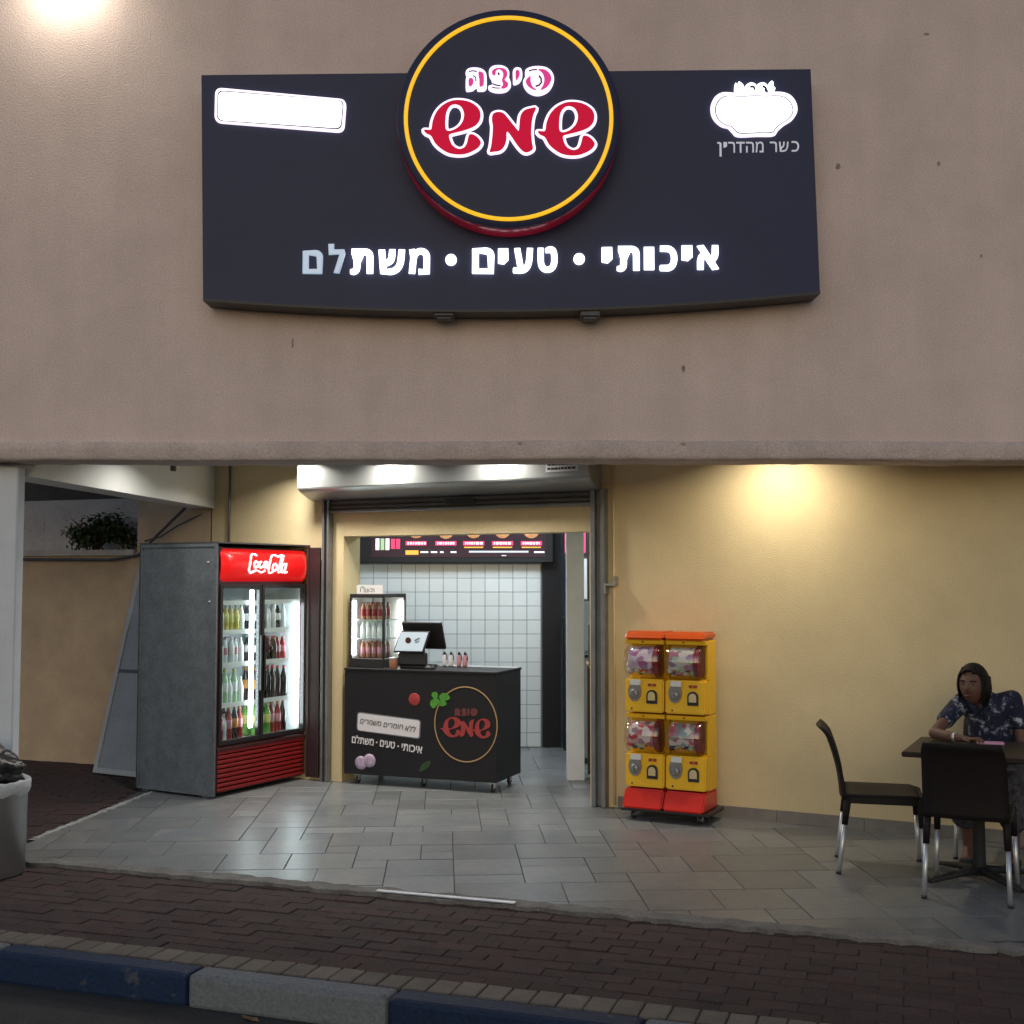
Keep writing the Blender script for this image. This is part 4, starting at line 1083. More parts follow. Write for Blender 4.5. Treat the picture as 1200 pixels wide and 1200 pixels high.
for wd, xa, xb, ya, yb in (('אלל'.replace('אלל', 'אלל'), 424, 478, 812, 820), ('םירמוח', 312, 412, 796, 809), ('םירמשמ', 190, 298, 777, 792)):
    h = .062 if wd == 'אלל' else .046
    slanted_text(wd, CZ(xa, ya), CZ(xb, yb), h * .82, -.0072, M['ink'], lp, .0, .18)
for wd, xa, xb, ya, yb in (('יתוכיא', 404, 510, 912, 930), ('םיעט', 292, 368, 893, 905), ('םלתשמ', 146, 258, 870, 885)):
    slanted_text(wd, CZ(xa, ya), CZ(xb, yb), .055 if wd != 'םלתשמ' else .066, -.0035, M['decal_white'], ct, .0018, name='slogan')
for x, y in ((274, 889), (386, 909)):
    q = CZ(x, y); bm = B(); lathe(bm, [(.007, -.0005), (.007, -.004)], 10, (q.x, 0, q.y), 'Y'); obj('slogan_dot', bm, M['decal_white'], ct)
# vegetables (flat print, a few mm proud)
q = CZ(470, 665); bm = B(); lathe(bm, [(.052, -.0005), (.052, -.003), (.045, -.005), (.0001, -.005)], 24, (q.x, 0, q.y), 'Y'); obj('tomato_print', bm, M['decal_red'], ct)
leafs = [[(560, 640), (572, 626), (590, 632), (592, 655), (575, 662)], [(600, 650), (618, 632), (645, 640), (655, 660), (630, 672), (608, 668)], [(553, 690), (560, 668), (585, 660), (600, 670), (590, 695), (570, 712)], [(598, 672), (625, 672), (640, 688), (622, 700), (600, 694)]]
for k, l in enumerate(leafs): obj('basil_print', fill_bm([smooth_loop([CZ(*p) for p in l], 4)], -.0055 - k * .0006, .004), M['decal_green'], ct)
for k, (x, y) in enumerate(((192, 995), (236, 984))):
    q = CZ(x, y); bm = B(); lathe(bm, [(.056, -.0005), (.056, -.003 - k * .001), (.030, -.0045 - k * .001), (.0001, -.0045 - k * .001)], 24, (q.x, 0, q.y), 'Y'); obj('onion_print', bm, M['decal_lilac'], ct)
obj('leaf_print', fill_bm([smooth_loop([CZ(*p) for p in ((495, 1040), (505, 1010), (530, 990), (555, 988), (548, 1015), (520, 1035))], 3)], -.003, .002), M['decal_dark_green'], ct)

# ------------------------------------------------------------------ things on the counter
# mini display fridge
p = counter_w(-.015, .10, CH); mf = thing('display_cooler', 'small lit glass display cooler full of bottles on the counter', 'display fridge', p, CA)
MW, MD, MH = .33, .42, .62
bm = B(); box(bm, 0, MW, 0, MD, 0, .075, .004); box(bm, 0, MW, 0, MD, MH - .035, MH, .004)
for x, y in ((0, 0), (MW - .018, 0), (0, MD - .018), (MW - .018, MD - .018)): box(bm, x, x + .018, y, y + .018, .075, MH - .035)
obj('frame', bm, M['black_plastic'], mf)
bm = B(); box(bm, .018, MW - .018, MD - .016, MD - .01, .075, MH - .035); box(bm, .002, .008, .018, MD - .018, .075, MH - .035); obj('back', bm, M['inside_white'], mf)
bm = B(); box(bm, .018, MW - .018, .004, .008, .08, MH - .038); obj('pane', bm, M['glass'], mf)
bm = B(); box(bm, MW - .008, MW - .004, .018, MD - .018, .08, MH - .038); obj('pane', bm, M['glass'], mf)
for x, y in ((.022, .022), (MW - .046, MD - .06)):
    bm = B(); box(bm, x, x + .026, y, y + .018, .10, MH - .06, .004); obj('light_tube', bm, M['tube_warm'], mf)
for z in (.24, .40):
    bm = B(); box(bm, .02, MW - .02, .045, MD - .07, z - .006, z); obj('shelf', bm, M['alu'], mf)
mini = {0: (bottle_mesh('bottle', .15, .022, M['drink_amber'], M['label_white'], M['drink_pink'], (.2, .6)), 'small amber bottle', .077), 1: (bottle_mesh('bottle', .145, .024, M['water'], M['drink_green'], M['label_white'], (.2, .6)), 'small pale bottle', .242), 2: (bottle_mesh('bottle', .145, .022, M['drink_amber'], M['drink_red'], M['drink_red'], (.2, .6)), 'small red brown bottle', .402)}
for lev in range(3):
    me, lb, z = mini[lev]
    for rowi in range(3):
        for q in range(4):
            o = bpy.data.objects.new('bottle', me)
            o.location = counter_w(-.015 + .085 + q * .053, .10 + .09 + rowi * .075, CH + z); o.rotation_euler = (0, 0, q); COL.objects.link(o)
            tag(o, f"{lb}, {NTH[q]} from left, {('front', 'middle', 'back')[rowi]} row, {('bottom', 'middle', 'top')[lev]} shelf of the counter cooler", 'bottle', f"bottles on the {('bottom', 'middle', 'top')[lev]} shelf of the counter cooler")
# handwritten paper on the cooler
p = counter_w(.02, .16, CH + MH); pp_ = thing('paper_note', 'white paper note with dark handwriting standing on the counter cooler', 'note', p, CA)
bm = B(); box(bm, 0.0, .25, 0, .003, 0, .075); box(bm, 0, .25, .003, .05, 0, .003); obj('sheet', bm, M['paper'], pp_)
bm = B()
for stx in ([(.04, .055), (.036, .015)], [(.06, .045), (.075, .045), (.072, .012)], [(.088, .045), (.088, .012), (.103, .014), (.106, .045)], [(.118, .042), (.118, .014)], [(.132, .045), (.152, .042), (.146, .014), (.132, .022)], [(.045, .058), (.075, .056)], [(.165, .046), (.168, .014)]):
    tube(bm, [(a, -.001, b) for a, b in stx], .003, 5, flat=(1, .3, 1))
obj('handwriting', bm, M['ink'], pp_)
# till with customer screen
p = counter_w(.44, .06, CH); tl_ = thing('till', 'black point of sale terminal with pale customer screen', 'till', p, CA)
bm = B(); box(bm, .02, .27, .04, .26, 0, .03, .008); box(bm, .10, .20, .10, .17, .03, .16, .01); box(bm, .015, .275, .02, .06, .03, .135, .01); obj('stand', bm, M['black_plastic'], tl_)
def tilted_box(w, h, d, tilt, loc, bev=.006, skew=0.0):
    bm = B(); vs = box(bm, -w / 2, w / 2, 0, d, -h / 2, h / 2, bev)
    for v in bm.verts: v.co.x += skew * v.co.z
    xf(bm, list(bm.verts), loc, (R(tilt), 0, 0)); return bm
cs_ = obj('customer_screen', tilted_box(.275, .185, .022, -16, (.135, .03, .225), skew=.22), M['black_plastic'], tl_)
bm = tilted_box(.252, .160, .003, -16, (.135, .0265, .226), .0, skew=.22); obj('screen', bm, M['screen'], cs_)
bm = B(); lathe(bm, [(.026, 0), (.026, -.003)], 18, (.108, .024, .235), 'Y'); obj('screen_logo', bm, M['red_dark'], cs_)
bm = B(); box(bm, .165, .215, .020, .0235, .238, .250, rot=(0, R(-25), 0)); box(bm, .170, .205, .022, .0255, .218, .224, rot=(0, R(-25), 0)); obj('screen_print', bm, M['decal_grey'], cs_)
bm = tilted_box(.37, .25, .025, 24, (.185, .155, .268)); obj('cashier_screen', bm, M['black_plastic'], tl_)
# four little bottles behind
names = ['white necked squeeze bottle with dark cap, leftmost of the four on the counter', 'squeeze bottle second from the left on the counter', 'pink squeeze bottle third from the left on the counter', 'pink squeeze bottle with dark cap, rightmost of the four on the counter']
for k, s in enumerate((.725, .785, .86, .915)):
    p = counter_w(s, .43, CH + .004); o = thing('squeeze_bottle', names[k], 'bottle', p, CA, 'squeeze bottles behind the till')
    bm = B(); lathe(bm, [(.018, 0), (.021, .01), (.020, .065), (.012, .088), (.008, .098)], 12); obj('body', bm, M['decal_white'] if k < 2 else M['drink_pink'], o)
    bm = B(); lathe(bm, [(.010, .097), (.011, .112), (.004, .125)], 10); tube(bm, [(.012, 0, .11), (.022, 0, .085), (.024, 0, .05)], .004, 6); obj('cap', bm, M['black_plastic'], o)
p = counter_w(.735, .10, CH); bm = B(); lathe(bm, [(.05, 0), (.048, .015), (.03, .035), (.012, .042), (.0001, .044)], 16)
tag(obj('call_bell', bm, M['black_plastic'], loc=p), 'small black domed object beside the till', 'bell')
p = counter_w(.425, .055, CH); bm = B(); lathe(bm, [(.030, 0), (.034, .004), (.036, .075), (.036, .078)], 14)
jar = tag(obj('jar', bm, M['drink_amber'], loc=p), 'small jar with metal lid standing left of the till', 'jar')
bm = B(); lathe(bm, [(.037, .078), (.037, .095), (.0001, .096)], 14); obj('lid', bm, M['alu'], jar)

# ------------------------------------------------------------------ shop interior
BY = 12.30
iw = thing('tiled_wall', 'white square tiled back wall inside the shop', 'wall', (0, BY, 0))
bm = B(); box(bm, -2.2, 0.31, 0.006, .20, 0, 2.75); obj('wall', bm, M['wall_grout'], iw)
TP = .1432
bm = B(); box(bm, 0, TP - .005, 0, .008, 0, TP - .005, .0015); wt = bpy.data.meshes.new('wall_tile'); bm.to_mesh(wt); bm.free(); wt.materials.append(M['wall_tile'])
for i in range(13):
    for k in range(13):
        o = bpy.data.objects.new('wall_tile', wt); o.location = (.298 - (i + 1) * TP + (TP * .55 if False else 0), -.002, 1.868 - (k + 1) * TP + rt.uniform(-.0006, .0006)); o.rotation_euler = (rt.uniform(-.004, .004), 0, rt.uniform(-.004, .004)); link(o, iw)
bm = B(); box(bm, .312, .50, BY - .03, BY + .20, 0, 2.75); tag(obj('pillar', bm, M['black']), 'black pillar at the right end of the white tiled wall', 'pillar')
# menu board
mb = thing('menu_board', 'long black lit menu board with pizza pictures above the tiles', 'menu board', (0, BY - .12, 0))
MYy = BY - .12
def MP(x, y): return on(410 + x / 4.444, 600 + y / 4.444, MYy)
bm = B(); a = MP(62, 262); b = MP(1058, 262); box(bm, a[0] - .35, b[0], 0, .11, a[1], a[1] + .62, .004); obj('frame', bm, M['black_matte'], mb)
a = MP(110, 240); b = MP(1020, 240); bm = B(); box(bm, a[0], b[0], -.004, -.0005, a[1] + .01, a[1] + .56); sb = obj('lit_panel', bm, M['menu_black'], mb)
def mrect(x0, y0, x1, y1, m, name, d=.0065, parent=None):
    p, q = MP(x0, y1), MP(x1, y0); bm = B(); box(bm, p[0], q[0], -d, -.0042, p[1], q[1]); return obj(name, bm, m, mb)
for x in (134, 160, 186): mrect(x, 138, x + 20, 198, M['menu_green'] if x == 160 else M['menu_white'], 'drink_picture')
for x in (214, 240): mrect(x, 140, x + 22, 192, M['menu_pink'], 'price_tag')
for k, x in enumerate((345, 500, 645, 795, 945)):
    p = MP(x, 122 if k != 1 else 125); bm = B(); lathe(bm, [(.085, -.0042), (.085, -.007), (.0001, -.0075)], 20, (p[0], 0, p[1] + .055), 'Y'); obj('pizza_picture', bm, M['menu_food'], mb)
    t = mrect(x - 55, 152, x + 55, 174, M['menu_pink'], 'price_tag')
    bm = B(); rr = random.Random(k); xx = x - 45
    while xx < x + 42:
        w = rr.choice((6, 9, 14)); p, q = MP(xx, 169), MP(xx + w, 157); box(bm, p[0], q[0], -.0085, -.0066, p[1], q[1]); xx += w + 5
    obj('price_print', bm, M['menu_white'], mb)
    if k >= 2: mrect(x - 50, 181, x + 50, 187, M['menu_orange'], 'print_line')
mrect(290, 200, 357, 222, M['menu_orange'], 'offer_tag')
for x0, x1 in ((368, 408), (422, 455), (470, 488), (525, 555), (960, 1013)): mrect(x0, 205, x1, 213, M['menu_white'], 'print_line')
mrect(620, 202, 930, 212, M['lit_small'], 'print_line'); mrect(790, 224, 815, 230, M['lit_small'], 'print_line')
# second menu board in the passage
m2 = thing('menu_board', 'short end of a menu board over the passage right of the black pillar', 'menu board', (.52, 11.9, 0), R(-35))
bm = B(); box(bm, 0, .30, 0, .06, 1.93, 2.4, .004); obj('frame', bm, M['black_matte'], m2)
bm = B(); box(bm, .01, .25, -.004, -.0005, 1.97, 2.38); obj('lit_panel', bm, M['menu_pink'], m2)
bm = B(); lathe(bm, [(.07, -.0042), (.07, -.008), (.0001, -.008)], 18, (.09, 0, 2.12), 'Y'); obj('pizza_picture', bm, M['menu_food'], m2)
# passage
bm = B(); box(bm, -2.4, -2.2, 10.9, 14.0, 0, 2.75); struct('wall_inside_left', bm, M['white_paint'])
bm = B(); box(bm, .5, 2.4, 13.6, 13.8, 0, 2.75); struct('wall_inside_back', bm, M['white_paint'])
bm = B(); box(bm, 1.35, 1.55, 9.2, 13.6, 0, 2.75); struct('wall_inside_right', bm, M['white_paint'])
bm = B(); box(bm, .468, .618, 10.26, 10.42, 0, 2.75, .004); tag(obj('column', bm, M['column_paint']), 'white column just inside the doorway on the right', 'column')
# dark cabinet, steel side and apron in the passage
cab = thing('kitchen_cabinet', 'black kitchen cabinet standing in the passage by the white column', 'cabinet', (.52, 12.05, 0))
bm = B(); box(bm, 0, .10, 0, .22, .0, 1.30, .004); obj('body', bm, M['black'], cab)
bm = B(); box(bm, -.012, .14, -.01, .23, 1.30, 1.33, .003); obj('top', bm, M['black_plastic'], cab)
bm = B(); box(bm, .03, .035, -.012, 0, .55, .65); obj('handle', bm, M['steel'], cab)
fz = thing('steel_cupboard', 'grey stainless steel cupboard behind the white column', 'cupboard', (.62, 11.2, 0))
bm = B(); box(bm, -.055, .30, 0, .6, .05, .98, .006); obj('body', bm, M['steel'], fz)
bm = B(); box(bm, -.06, .30, -.005, .605, .985, 1.01, .003); obj('top', bm, M['black_plastic'], fz)
bm = B(); box(bm, -.03, -.02, -.02, -.002, .5, .7); obj('handle', bm, M['alu'], fz)
pfm = thing('picture_frame', 'narrow black framed notice on the white wall in the passage', 'frame', (.655, 11.7, 1.5), R(-70))
bm = B(); box(bm, 0, .22, 0, .015, 0, .43, .003); obj('frame', bm, M['black_plastic'], pfm)
bm = B(); box(bm, .02, .20, -.003, -.0005, .02, .41); obj('sheet', bm, M['paper'], pfm)
bm = B(); tube(bm, [(.56, 11.9, 1.62), (.56, 11.9, 1.3), (.57, 11.9, 1.1)], [.012, .04, .05], 8)
ap = tag(obj('apron', bm, M['black_matte'], smooth=True), 'black apron hanging in the passage beside the pillar', 'apron')
wp = B(); box(wp, .62, .66, 11.95, 13.6, 0, 2.75); struct('wall_inside_partition', wp, M['white_paint'])
# rack right of the column
rk = thing('metal_rack', 'dark metal rack with a pale wooden shelf right of the white column', 'rack', (.665, 10.2, 0))
for x in (0, .50):
    for y in (0, .4):
        bm = B(); box(bm, x, x + .03, y, y + .03, 0, .95); obj('post', bm, M['galv_dark'], rk)
for z in (.35, .65): bm = B(); box(bm, .03, .50, .005, .42, z, z + .02); obj('shelf', bm, M['galv_dark'], rk)
bm = B(); box(bm, -.01, .55, -.02, .45, .955, .98, .003); obj('top', bm, M['wood'], rk)
oven = thing('pizza_oven', 'black oven standing on the wooden top of the rack', 'oven', (.67, 10.22, .981))
bm = B(); box(bm, 0, .5, 0, .36, 0, .33, .008); obj('body', bm, M['black'], oven)
bm = B(); box(bm, .05, .45, -.008, -.001, .06, .24, .002); obj('door', bm, M['black_plastic'], oven)

# ------------------------------------------------------------------ capsule machines
cm0 = shop(2.80, -.335)
cm = thing('capsule_machine', 'yellow and red four drum capsule toy machine on a black dolly', 'vending machine', cm0, WA)
UW = .305
bm = B(); box(bm, -.02, 2 * UW + .03, -.03, .31, .058, .085, .006); obj('dolly', bm, M['black_plastic'], cm)
for x, y in ((.06, .03), (2 * UW - .05, .03), (.06, .26), (2 * UW - .05, .26)):
    bm = B(); lathe(bm, [(.026, -.012), (.026, .012)], 12, (x, y, .026), 'X', mis=[1]); box(bm, x - .018, x - .013, y - .015, y + .015, .02, .058); box(bm, x + .013, x + .018, y - .015, y + .015, .02, .058); obj('caster', bm, [M['grey_plastic'], M['black_plastic']], cm)
def yz_prism(bm, prof, x0, x1, bev=0.0, seg=2):
    k = B(); a = [k.verts.new((x0, y, z)) for y, z in prof]; b = [k.verts.new((x1, y, z)) for y, z in prof]; n = len(prof)
    k.faces.new(a); k.faces.new(b[::-1])
    for i in range(n): k.faces.new((a[i], b[i], b[(i + 1) % n], a[(i + 1) % n]))
    bmesh.ops.recalc_face_normals(k, faces=k.faces)
    if bev: bmesh.ops.bevel(k, geom=list(k.edges), offset=bev, segments=seg, affect='EDGES')
    me = bpy.data.meshes.new('q'); k.to_mesh(me); k.free(); bm.from_mesh(me); bpy.data.meshes.remove(me)
def half_disc(cx, cz, w, h, n=8):
    """arch: flat base, round head"""
    r = w / 2; pts = [(cx - r, cz), (cx + r, cz)]
    for i in range(n + 1): pts.append((cx + r * math.cos(math.pi * i / n), cz + h - r + r * math.sin(math.pi * i / n)))
    return pts
rc = random.Random(21)
caps_cols = [M['drink_pink'], M['red_plastic'], M['label_white'], M['drink_green'], M['kerb_blue'], M['juice_yellow']]
def card_mat(name, ground, blots):
    """printed toy card: white ground with a scatter of coloured shapes"""
    m = mat(name, ground, .4); nt = m.node_tree; bs = nt.nodes['Principled BSDF']; tc = nt.nodes.new('ShaderNodeTexCoord')
    vo = nt.nodes.new('ShaderNodeTexVoronoi'); vo.inputs['Scale'].default_value = 26; nt.links.new(tc.outputs['Object'], vo.inputs['Vector'])
    rp = nt.nodes.new('ShaderNodeValToRGB'); rp.color_ramp.interpolation = 'CONSTANT'; e = rp.color_ramp.elements
    e[0].position = 0; e[0].color = (*ground, 1); e[1].position = .45; e[1].color = (*blots[0], 1)
    for k, bcol in enumerate(blots[1:]): x = e.new(.62 + .14 * k); x.color = (*bcol, 1)
    sep = nt.nodes.new('ShaderNodeSeparateColor'); nt.links.new(vo.outputs['Color'], sep.inputs[0]); nt.links.new(sep.outputs[0], rp.inputs[0]); nt.links.new(rp.outputs[0], bs.inputs['Base Color'])
    return m
card_m = [card_mat('toy card print', (.66, .60, .58), [(.50, .05, .06), (.30, .20, .22), (.60, .35, .38)]), card_mat('toy card print', (.60, .58, .56), [(.30, .22, .24), (.45, .08, .12), (.20, .30, .30)]),
          card_mat('toy card print', (.62, .55, .64), [(.28, .22, .42), (.40, .14, .30), (.55, .45, .60)]), card_mat('toy card print', (.58, .60, .56), [(.35, .50, .38), (.38, .16, .26), (.25, .22, .35)])]
for col in range(2):
    x0 = col * UW
    bm = B(); yz_prism(bm, [(-.07, .086), (.27, .086), (.27, .215), (.0, .215)], x0 + .004, x0 + UW - .004, .012); obj('tray', bm, M['red_plastic'], cm)
    bm = B(); yz_prism(bm, [(-.015, 1.275), (.27, 1.275), (.27, 1.332), (.03, 1.332)], x0 + .003, x0 + UW - .003, .016, 3); obj('top_cap', bm, M['orange_plastic'], cm)
    for row in range(2):
        z0 = .217 + row * .53; H = .528
        bm = B()
        box(bm, x0 + .004, x0 + UW - .004, .13, .27, z0, z0 + H - .002, .006)       # back shell
        yz_prism(bm, [(.0, z0 + .012), (.13, z0 + .0), (.13, z0 + .255), (.012, z0 + .245)], x0 + .006, x0 + UW - .006, .010)
        yz_prism(bm, [(.03, z0 + .495), (.13, z0 + .49), (.13, z0 + H - .002), (.02, z0 + H - .002)], x0 + .006, x0 + UW - .006, .004)
        if col == 1: box(bm, x0 + UW - .018, x0 + UW - .005, .085, .13, z0 + .25, z0 + .495)
        un = obj('unit_body', bm, M['yellow_plastic'], cm)
        cz_ = z0 + .373; cy_ = .072
        bm = B(); lathe(bm, [(.090, x0 + .012), (.118, x0 + .017), (.127, x0 + .030), (.127, x0 + .270), (.112, x0 + .286)], 22, (0, cy_, cz_), 'X'); obj('drum', bm, M['acrylic'], un)
        bm = B(); lathe(bm, [(.0001, x0 + .234), (.118, x0 + .235), (.119, x0 + .238), (.119, x0 + .256), (.10, x0 + .262), (.0001, x0 + .263)], 22, (0, cy_, cz_), 'X'); obj('drum_end', bm, M['knob_red'], un)
        # printed card curved inside the drum
        bm = B(); vv = []
        for i in range(9):
            a = R(25 + 92 * i / 8); y = cy_ - .113 * math.sin(a); z = cz_ + .113 * math.cos(a)
            vv.append((bm.verts.new((x0 + .05, y, z)), bm.verts.new((x0 + .228, y, z))))
        for i in range(8): bm.faces.new((vv[i][0], vv[i][1], vv[i + 1][1], vv[i + 1][0])).smooth = True
        obj('card', bm, card_m[col + 2 * row], un)
        bm = B()
        for q in range(34):
            r = .023; a = rc.uniform(R(100), R(190)); rad = rc.uniform(.06, .094)
            x = x0 + rc.uniform(.03, .195); y = cy_ - rad * math.sin(a) * .9; z = cz_ + rad * math.cos(a) * .9
            mt = Matrix.Translation((x, y, z))
            s = bmesh.ops.create_icosphere(bm, subdivisions=2, radius=r, matrix=mt); mi = rc.randrange(6)
            for f in set(f for v in s['verts'] for f in v.link_faces): f.material_index = mi; f.smooth = True
        k = obj('capsules', bm, caps_cols, un); k['kind'] = 'stuff'
        # coin mechanism: grey oval plate with knob and bright blade
        mx = x0 + .085; mz = z0 + .155
        bm = B(); prism(bm, [(mx + .047 * math.cos(2 * math.pi * i / 20), mz + .068 * math.sin(2 * math.pi * i / 20)) for i in range(20)], -.012, .01); me_ = obj('coin_plate', bm, M['grey_plastic'], un)
        bm = B(); lathe(bm, [(.034, -.012), (.034, -.022), (.026, -.030), (.0001, -.030)], 18, (mx, 0, mz - .012), 'Y'); box(bm, mx - .006, mx + .006, -.048, -.030, mz - .036, mz + .012, .002); obj('turn_knob', bm, M['grey_plastic'], un)
        bm = B(); box(bm, mx - .03, mx + .05, -.018, -.0125, mz + .048, mz + .088, .002); obj('coin_slot', bm, M['label_white'], un)
        # chute
        hx = x0 + .215
        bm = B(); prism(bm, half_disc(hx, z0 + .075, .078, .098), -.010, .01); ch_ = obj('chute', bm, M['black_plastic'], un)
        bm = B(); prism(bm, half_disc(hx, z0 + .098, .054, .062), -.0135, -.0102); obj('chute_flap', bm, M['reveal'], un)
        bm = B(); box(bm, hx - .028, hx - .006, -.006, .006, z0 + .198, z0 + .216); box(bm, hx + .004, hx + .028, -.006, .006, z0 + .198, z0 + .216); obj('price_label', bm, M['decal_red'], un)
        bm = B(); lathe(bm, [(.007, .0), (.007, -.006), (.0001, -.006)], 8, (x0 + .06, 0.004, z0 + .035), 'Y'); lathe(bm, [(.006, .018), (.006, .008), (.0001, .008)], 8, (x0 + .14, 0.01, z0 + .512), 'Y'); obj('screw', bm, M['black_plastic'], un)

# ------------------------------------------------------------------ table, chairs, person
TC = Vector((2.66, 6.90)); TA = WA
tex, tey = Vector((math.cos(TA), math.sin(TA))), Vector((-math.sin(TA), math.cos(TA)))
def tab_w(x, y, z=0): p = TC + tex * x + tey * y; return (p.x, p.y, z)
tb = thing('table', 'dark brown square cafe table on a black pedestal', 'table', (TC.x, TC.y, 0), TA)
bm = B(); box(bm, -.36, .36, -.36, .36, .715, .745, .006); obj('top', bm, M['table'], tb)
bm = B(); lathe(bm, [(.045, .03), (.035, .10), (.032, .60), (.05, .69), (.15, .712), (.15, .7145)], 16); obj('column', bm, M['black_matte'], tb)
bm = B()
for k in range(4):
    a = R(45 + 90 * k); tube(bm, [(0, 0, .06), (math.cos(a) * .15, math.sin(a) * .15, .045), (math.cos(a) * .34, math.sin(a) * .34, .018)], [.035, .03, .018], 8, flat=(1, 1, .7))
obj('foot', bm, M['black_matte'], tb)

def make_chair(label):
    t = thing('chair', label, 'chair', (0, 0, 0), 0, 'dark plastic cafe chairs')
    # local: back at +y, faces -y
    bm = B(); P_ = []
    for i in range(9):
        u = i / 8; row = []
        for j in range(9):
            v = j / 8; x = (-.5 + v) * (.445 - .03 * u); y = -.235 + .45 * (1 - u)
            z = .455 + .012 * math.cos((v - .5) * math.pi * 2) * -1 * .6 - (.018 if u > .95 else 0) - .022 * math.sin(u * math.pi) * math.sin(v * math.pi)
            row.append(Vector((x, y, z)))
        P_.append(row)
    grid_shell(bm, P_, .016); box(bm, -.213, -.195, -.225, .205, .405, .45, .004); box(bm, .195, .213, -.225, .205, .405, .45, .004); box(bm, -.19, .19, -.228, -.212, .41, .447, .004)
    obj('seat', bm, M['chair'], t)
    bm = B(); P_ = []
    for i in range(15):
        u = i / 14; z = .43 + .415 * u
        y = .205 + .02 * u + .085 * u * u + (.030 * max(0, (u - .86) / .14) ** 1.5); row = []
        for j in range(9):
            v = j / 8; w = (.435 - .02 * u) if u < .9 else (.417 - .05 * (u - .9) / .1 * .6)
            row.append(Vector(((-.5 + v) * w, y + .018 * (1 - (2 * v - 1) ** 2), z)))
        P_.append(row)
    grid_shell(bm, P_, .018); obj('backrest', bm, M['chair'], t)
    for sx in (-1, 1):
        for (yt, yb) in ((-.205, -.225), (.195, .255)):
            top = Vector((sx * .198, yt, .44)); bot = Vector((sx * .215, yb, .003)); mid = top.lerp(bot, .36)
            bm = B(); tube(bm, [mid.lerp(top, .1), bot], .0135, 10); lg = obj('leg', bm, M['alu'], t)
            bm = B(); tube(bm, [top, mid], [.021, .0175], 10); obj('sleeve', bm, M['chair'], lg)
            bm = B(); tube(bm, [bot + Vector((0, 0, .012)), bot + Vector((0, 0, -.002))], .0155, 10); obj('ferrule', bm, M['black_plastic'], lg)
    return t
ch = make_chair('brown black plastic chair with silver legs seen from the side, left of the table')
p = tab_w(-.545, .045); ch.location = p
ch.rotation_euler = (0, 0, TA + R(90 + 13))
p = tab_w(-.01, -.30); dup(ch, p, TA + R(180), 'brown black plastic chair with its back to the street, in front of the table')
p = tab_w(.03, .70); dup(ch, p, TA + R(0), 'brown black plastic chair behind the table carrying the seated woman')
# chair local -y must face the table: front chair turned by 180 deg has its back to the street

# phone / pink booklet on the table
p = tab_w(.055, .185, .7455); bm = B(); box(bm, -.075, .075, -.04, .04, 0, .012, .004)
tag(obj('phone', bm, M['pink'], loc=p, rz=TA + R(8)), 'pink covered phone lying on the dark table', 'phone')

per = thing('person', 'seated woman in navy shirt with white flowers leaning on the table', 'person', (TC.x, TC.y, 0), TA)
HC = Vector((-.065, .50, 1.06)); HY = R(-14)
def hd(v): return HC + Matrix.Rotation(HY, 3, 'Z') @ Vector(v)
SHL, SHR = Vector((-.140, .55, .940)), Vector((.145, .59, .965))
V_ = [((.03, .72, .50), (.13, .10)), ((.03, .69, .62), (.12, .09)), ((.02, .64, .76), (.12, .09)), ((.01, .60, .885), (.105, .07)), ((-.02, .56, .97), (.06, .055)), ((-.05, .52, 1.02), (.048, .05)),
      (tuple(SHL), .042), ((-.216, .385, .848), .037), ((-.262, .235, .785), .035), ((-.17, .165, .778), .031), ((-.085, .125, .775), .022), ((-.045, .105, .772), (.03, .015)),
      (tuple(SHR), .042), ((.178, .60, .85), .037), ((.195, .58, .715), .035), ((.17, .50, .655), .031), ((.11, .445, .628), .022), ((.075, .43, .622), (.03, .015)),
      ((-.06, .70, .50), .085), ((-.09, .45, .50), .075), ((-.10, .33, .485), .058), ((-.10, .36, .28), .05), ((-.10, .40, .09), .034), ((-.10, .30, .045), (.035, .025)),
      ((.12, .70, .50), .085), ((.14, .45, .50), .075), ((.15, .33, .485), .058), ((.15, .36, .28), .05), ((.15, .40, .09), .034), ((.15, .30, .045), (.035, .025))]
E_ = [(0, 1), (1, 2), (2, 3), (3, 4), (4, 5), (3, 6), (6, 7), (7, 8), (8, 9), (9, 10), (10, 11), (3, 12), (12, 13), (13, 14), (14, 15), (15, 16), (16, 17), (0, 18), (18, 19), (19, 20), (20, 21), (21, 22), (22, 23), (0, 24), (24, 25), (25, 26), (26, 27), (27, 28), (28, 29)]
body = blob_chain(V_, E_)
# head
bmh = B(); bmesh.ops.create_uvsphere(bmh, u_segments=32, v_segments=24, radius=1.0)
for v in bmh.verts:
    x, y, z = v.co
    w = .078 * (1 - .22 * max(0, -z) ** 1.3); dpt = .098 * (1 - .10 * max(0, -z)); zz = z * .118
    yy = y * dpt
    if y < 0 and z < -.2: yy -= .008 * (-z)           # chin
    nose = math.exp(-((x / .16) ** 2) - ((z + .12) / .20) ** 2) * (1 if y < 0 else 0)
    brow = math.exp(-((z - .22) / .10) ** 2) * (1 if y < -.5 else 0) * .004
    sock = sum(math.exp(-(((x - s * .40) / .18) ** 2) - ((z - .06) / .10) ** 2) for s in (-1, 1)) * (1 if y < 0 else 0)
    v.co = hd((x * w, yy - nose * .022 - brow + sock * .012, zz))
mh = bpy.data.meshes.new('h'); bmh.to_mesh(mh); bmh.free()
bmn = B()
tube(bmn, [hd((0, .02, -.06)), (-.045, .54, .99), (-.02, .565, .94)], [.050, .048, .06], 14)
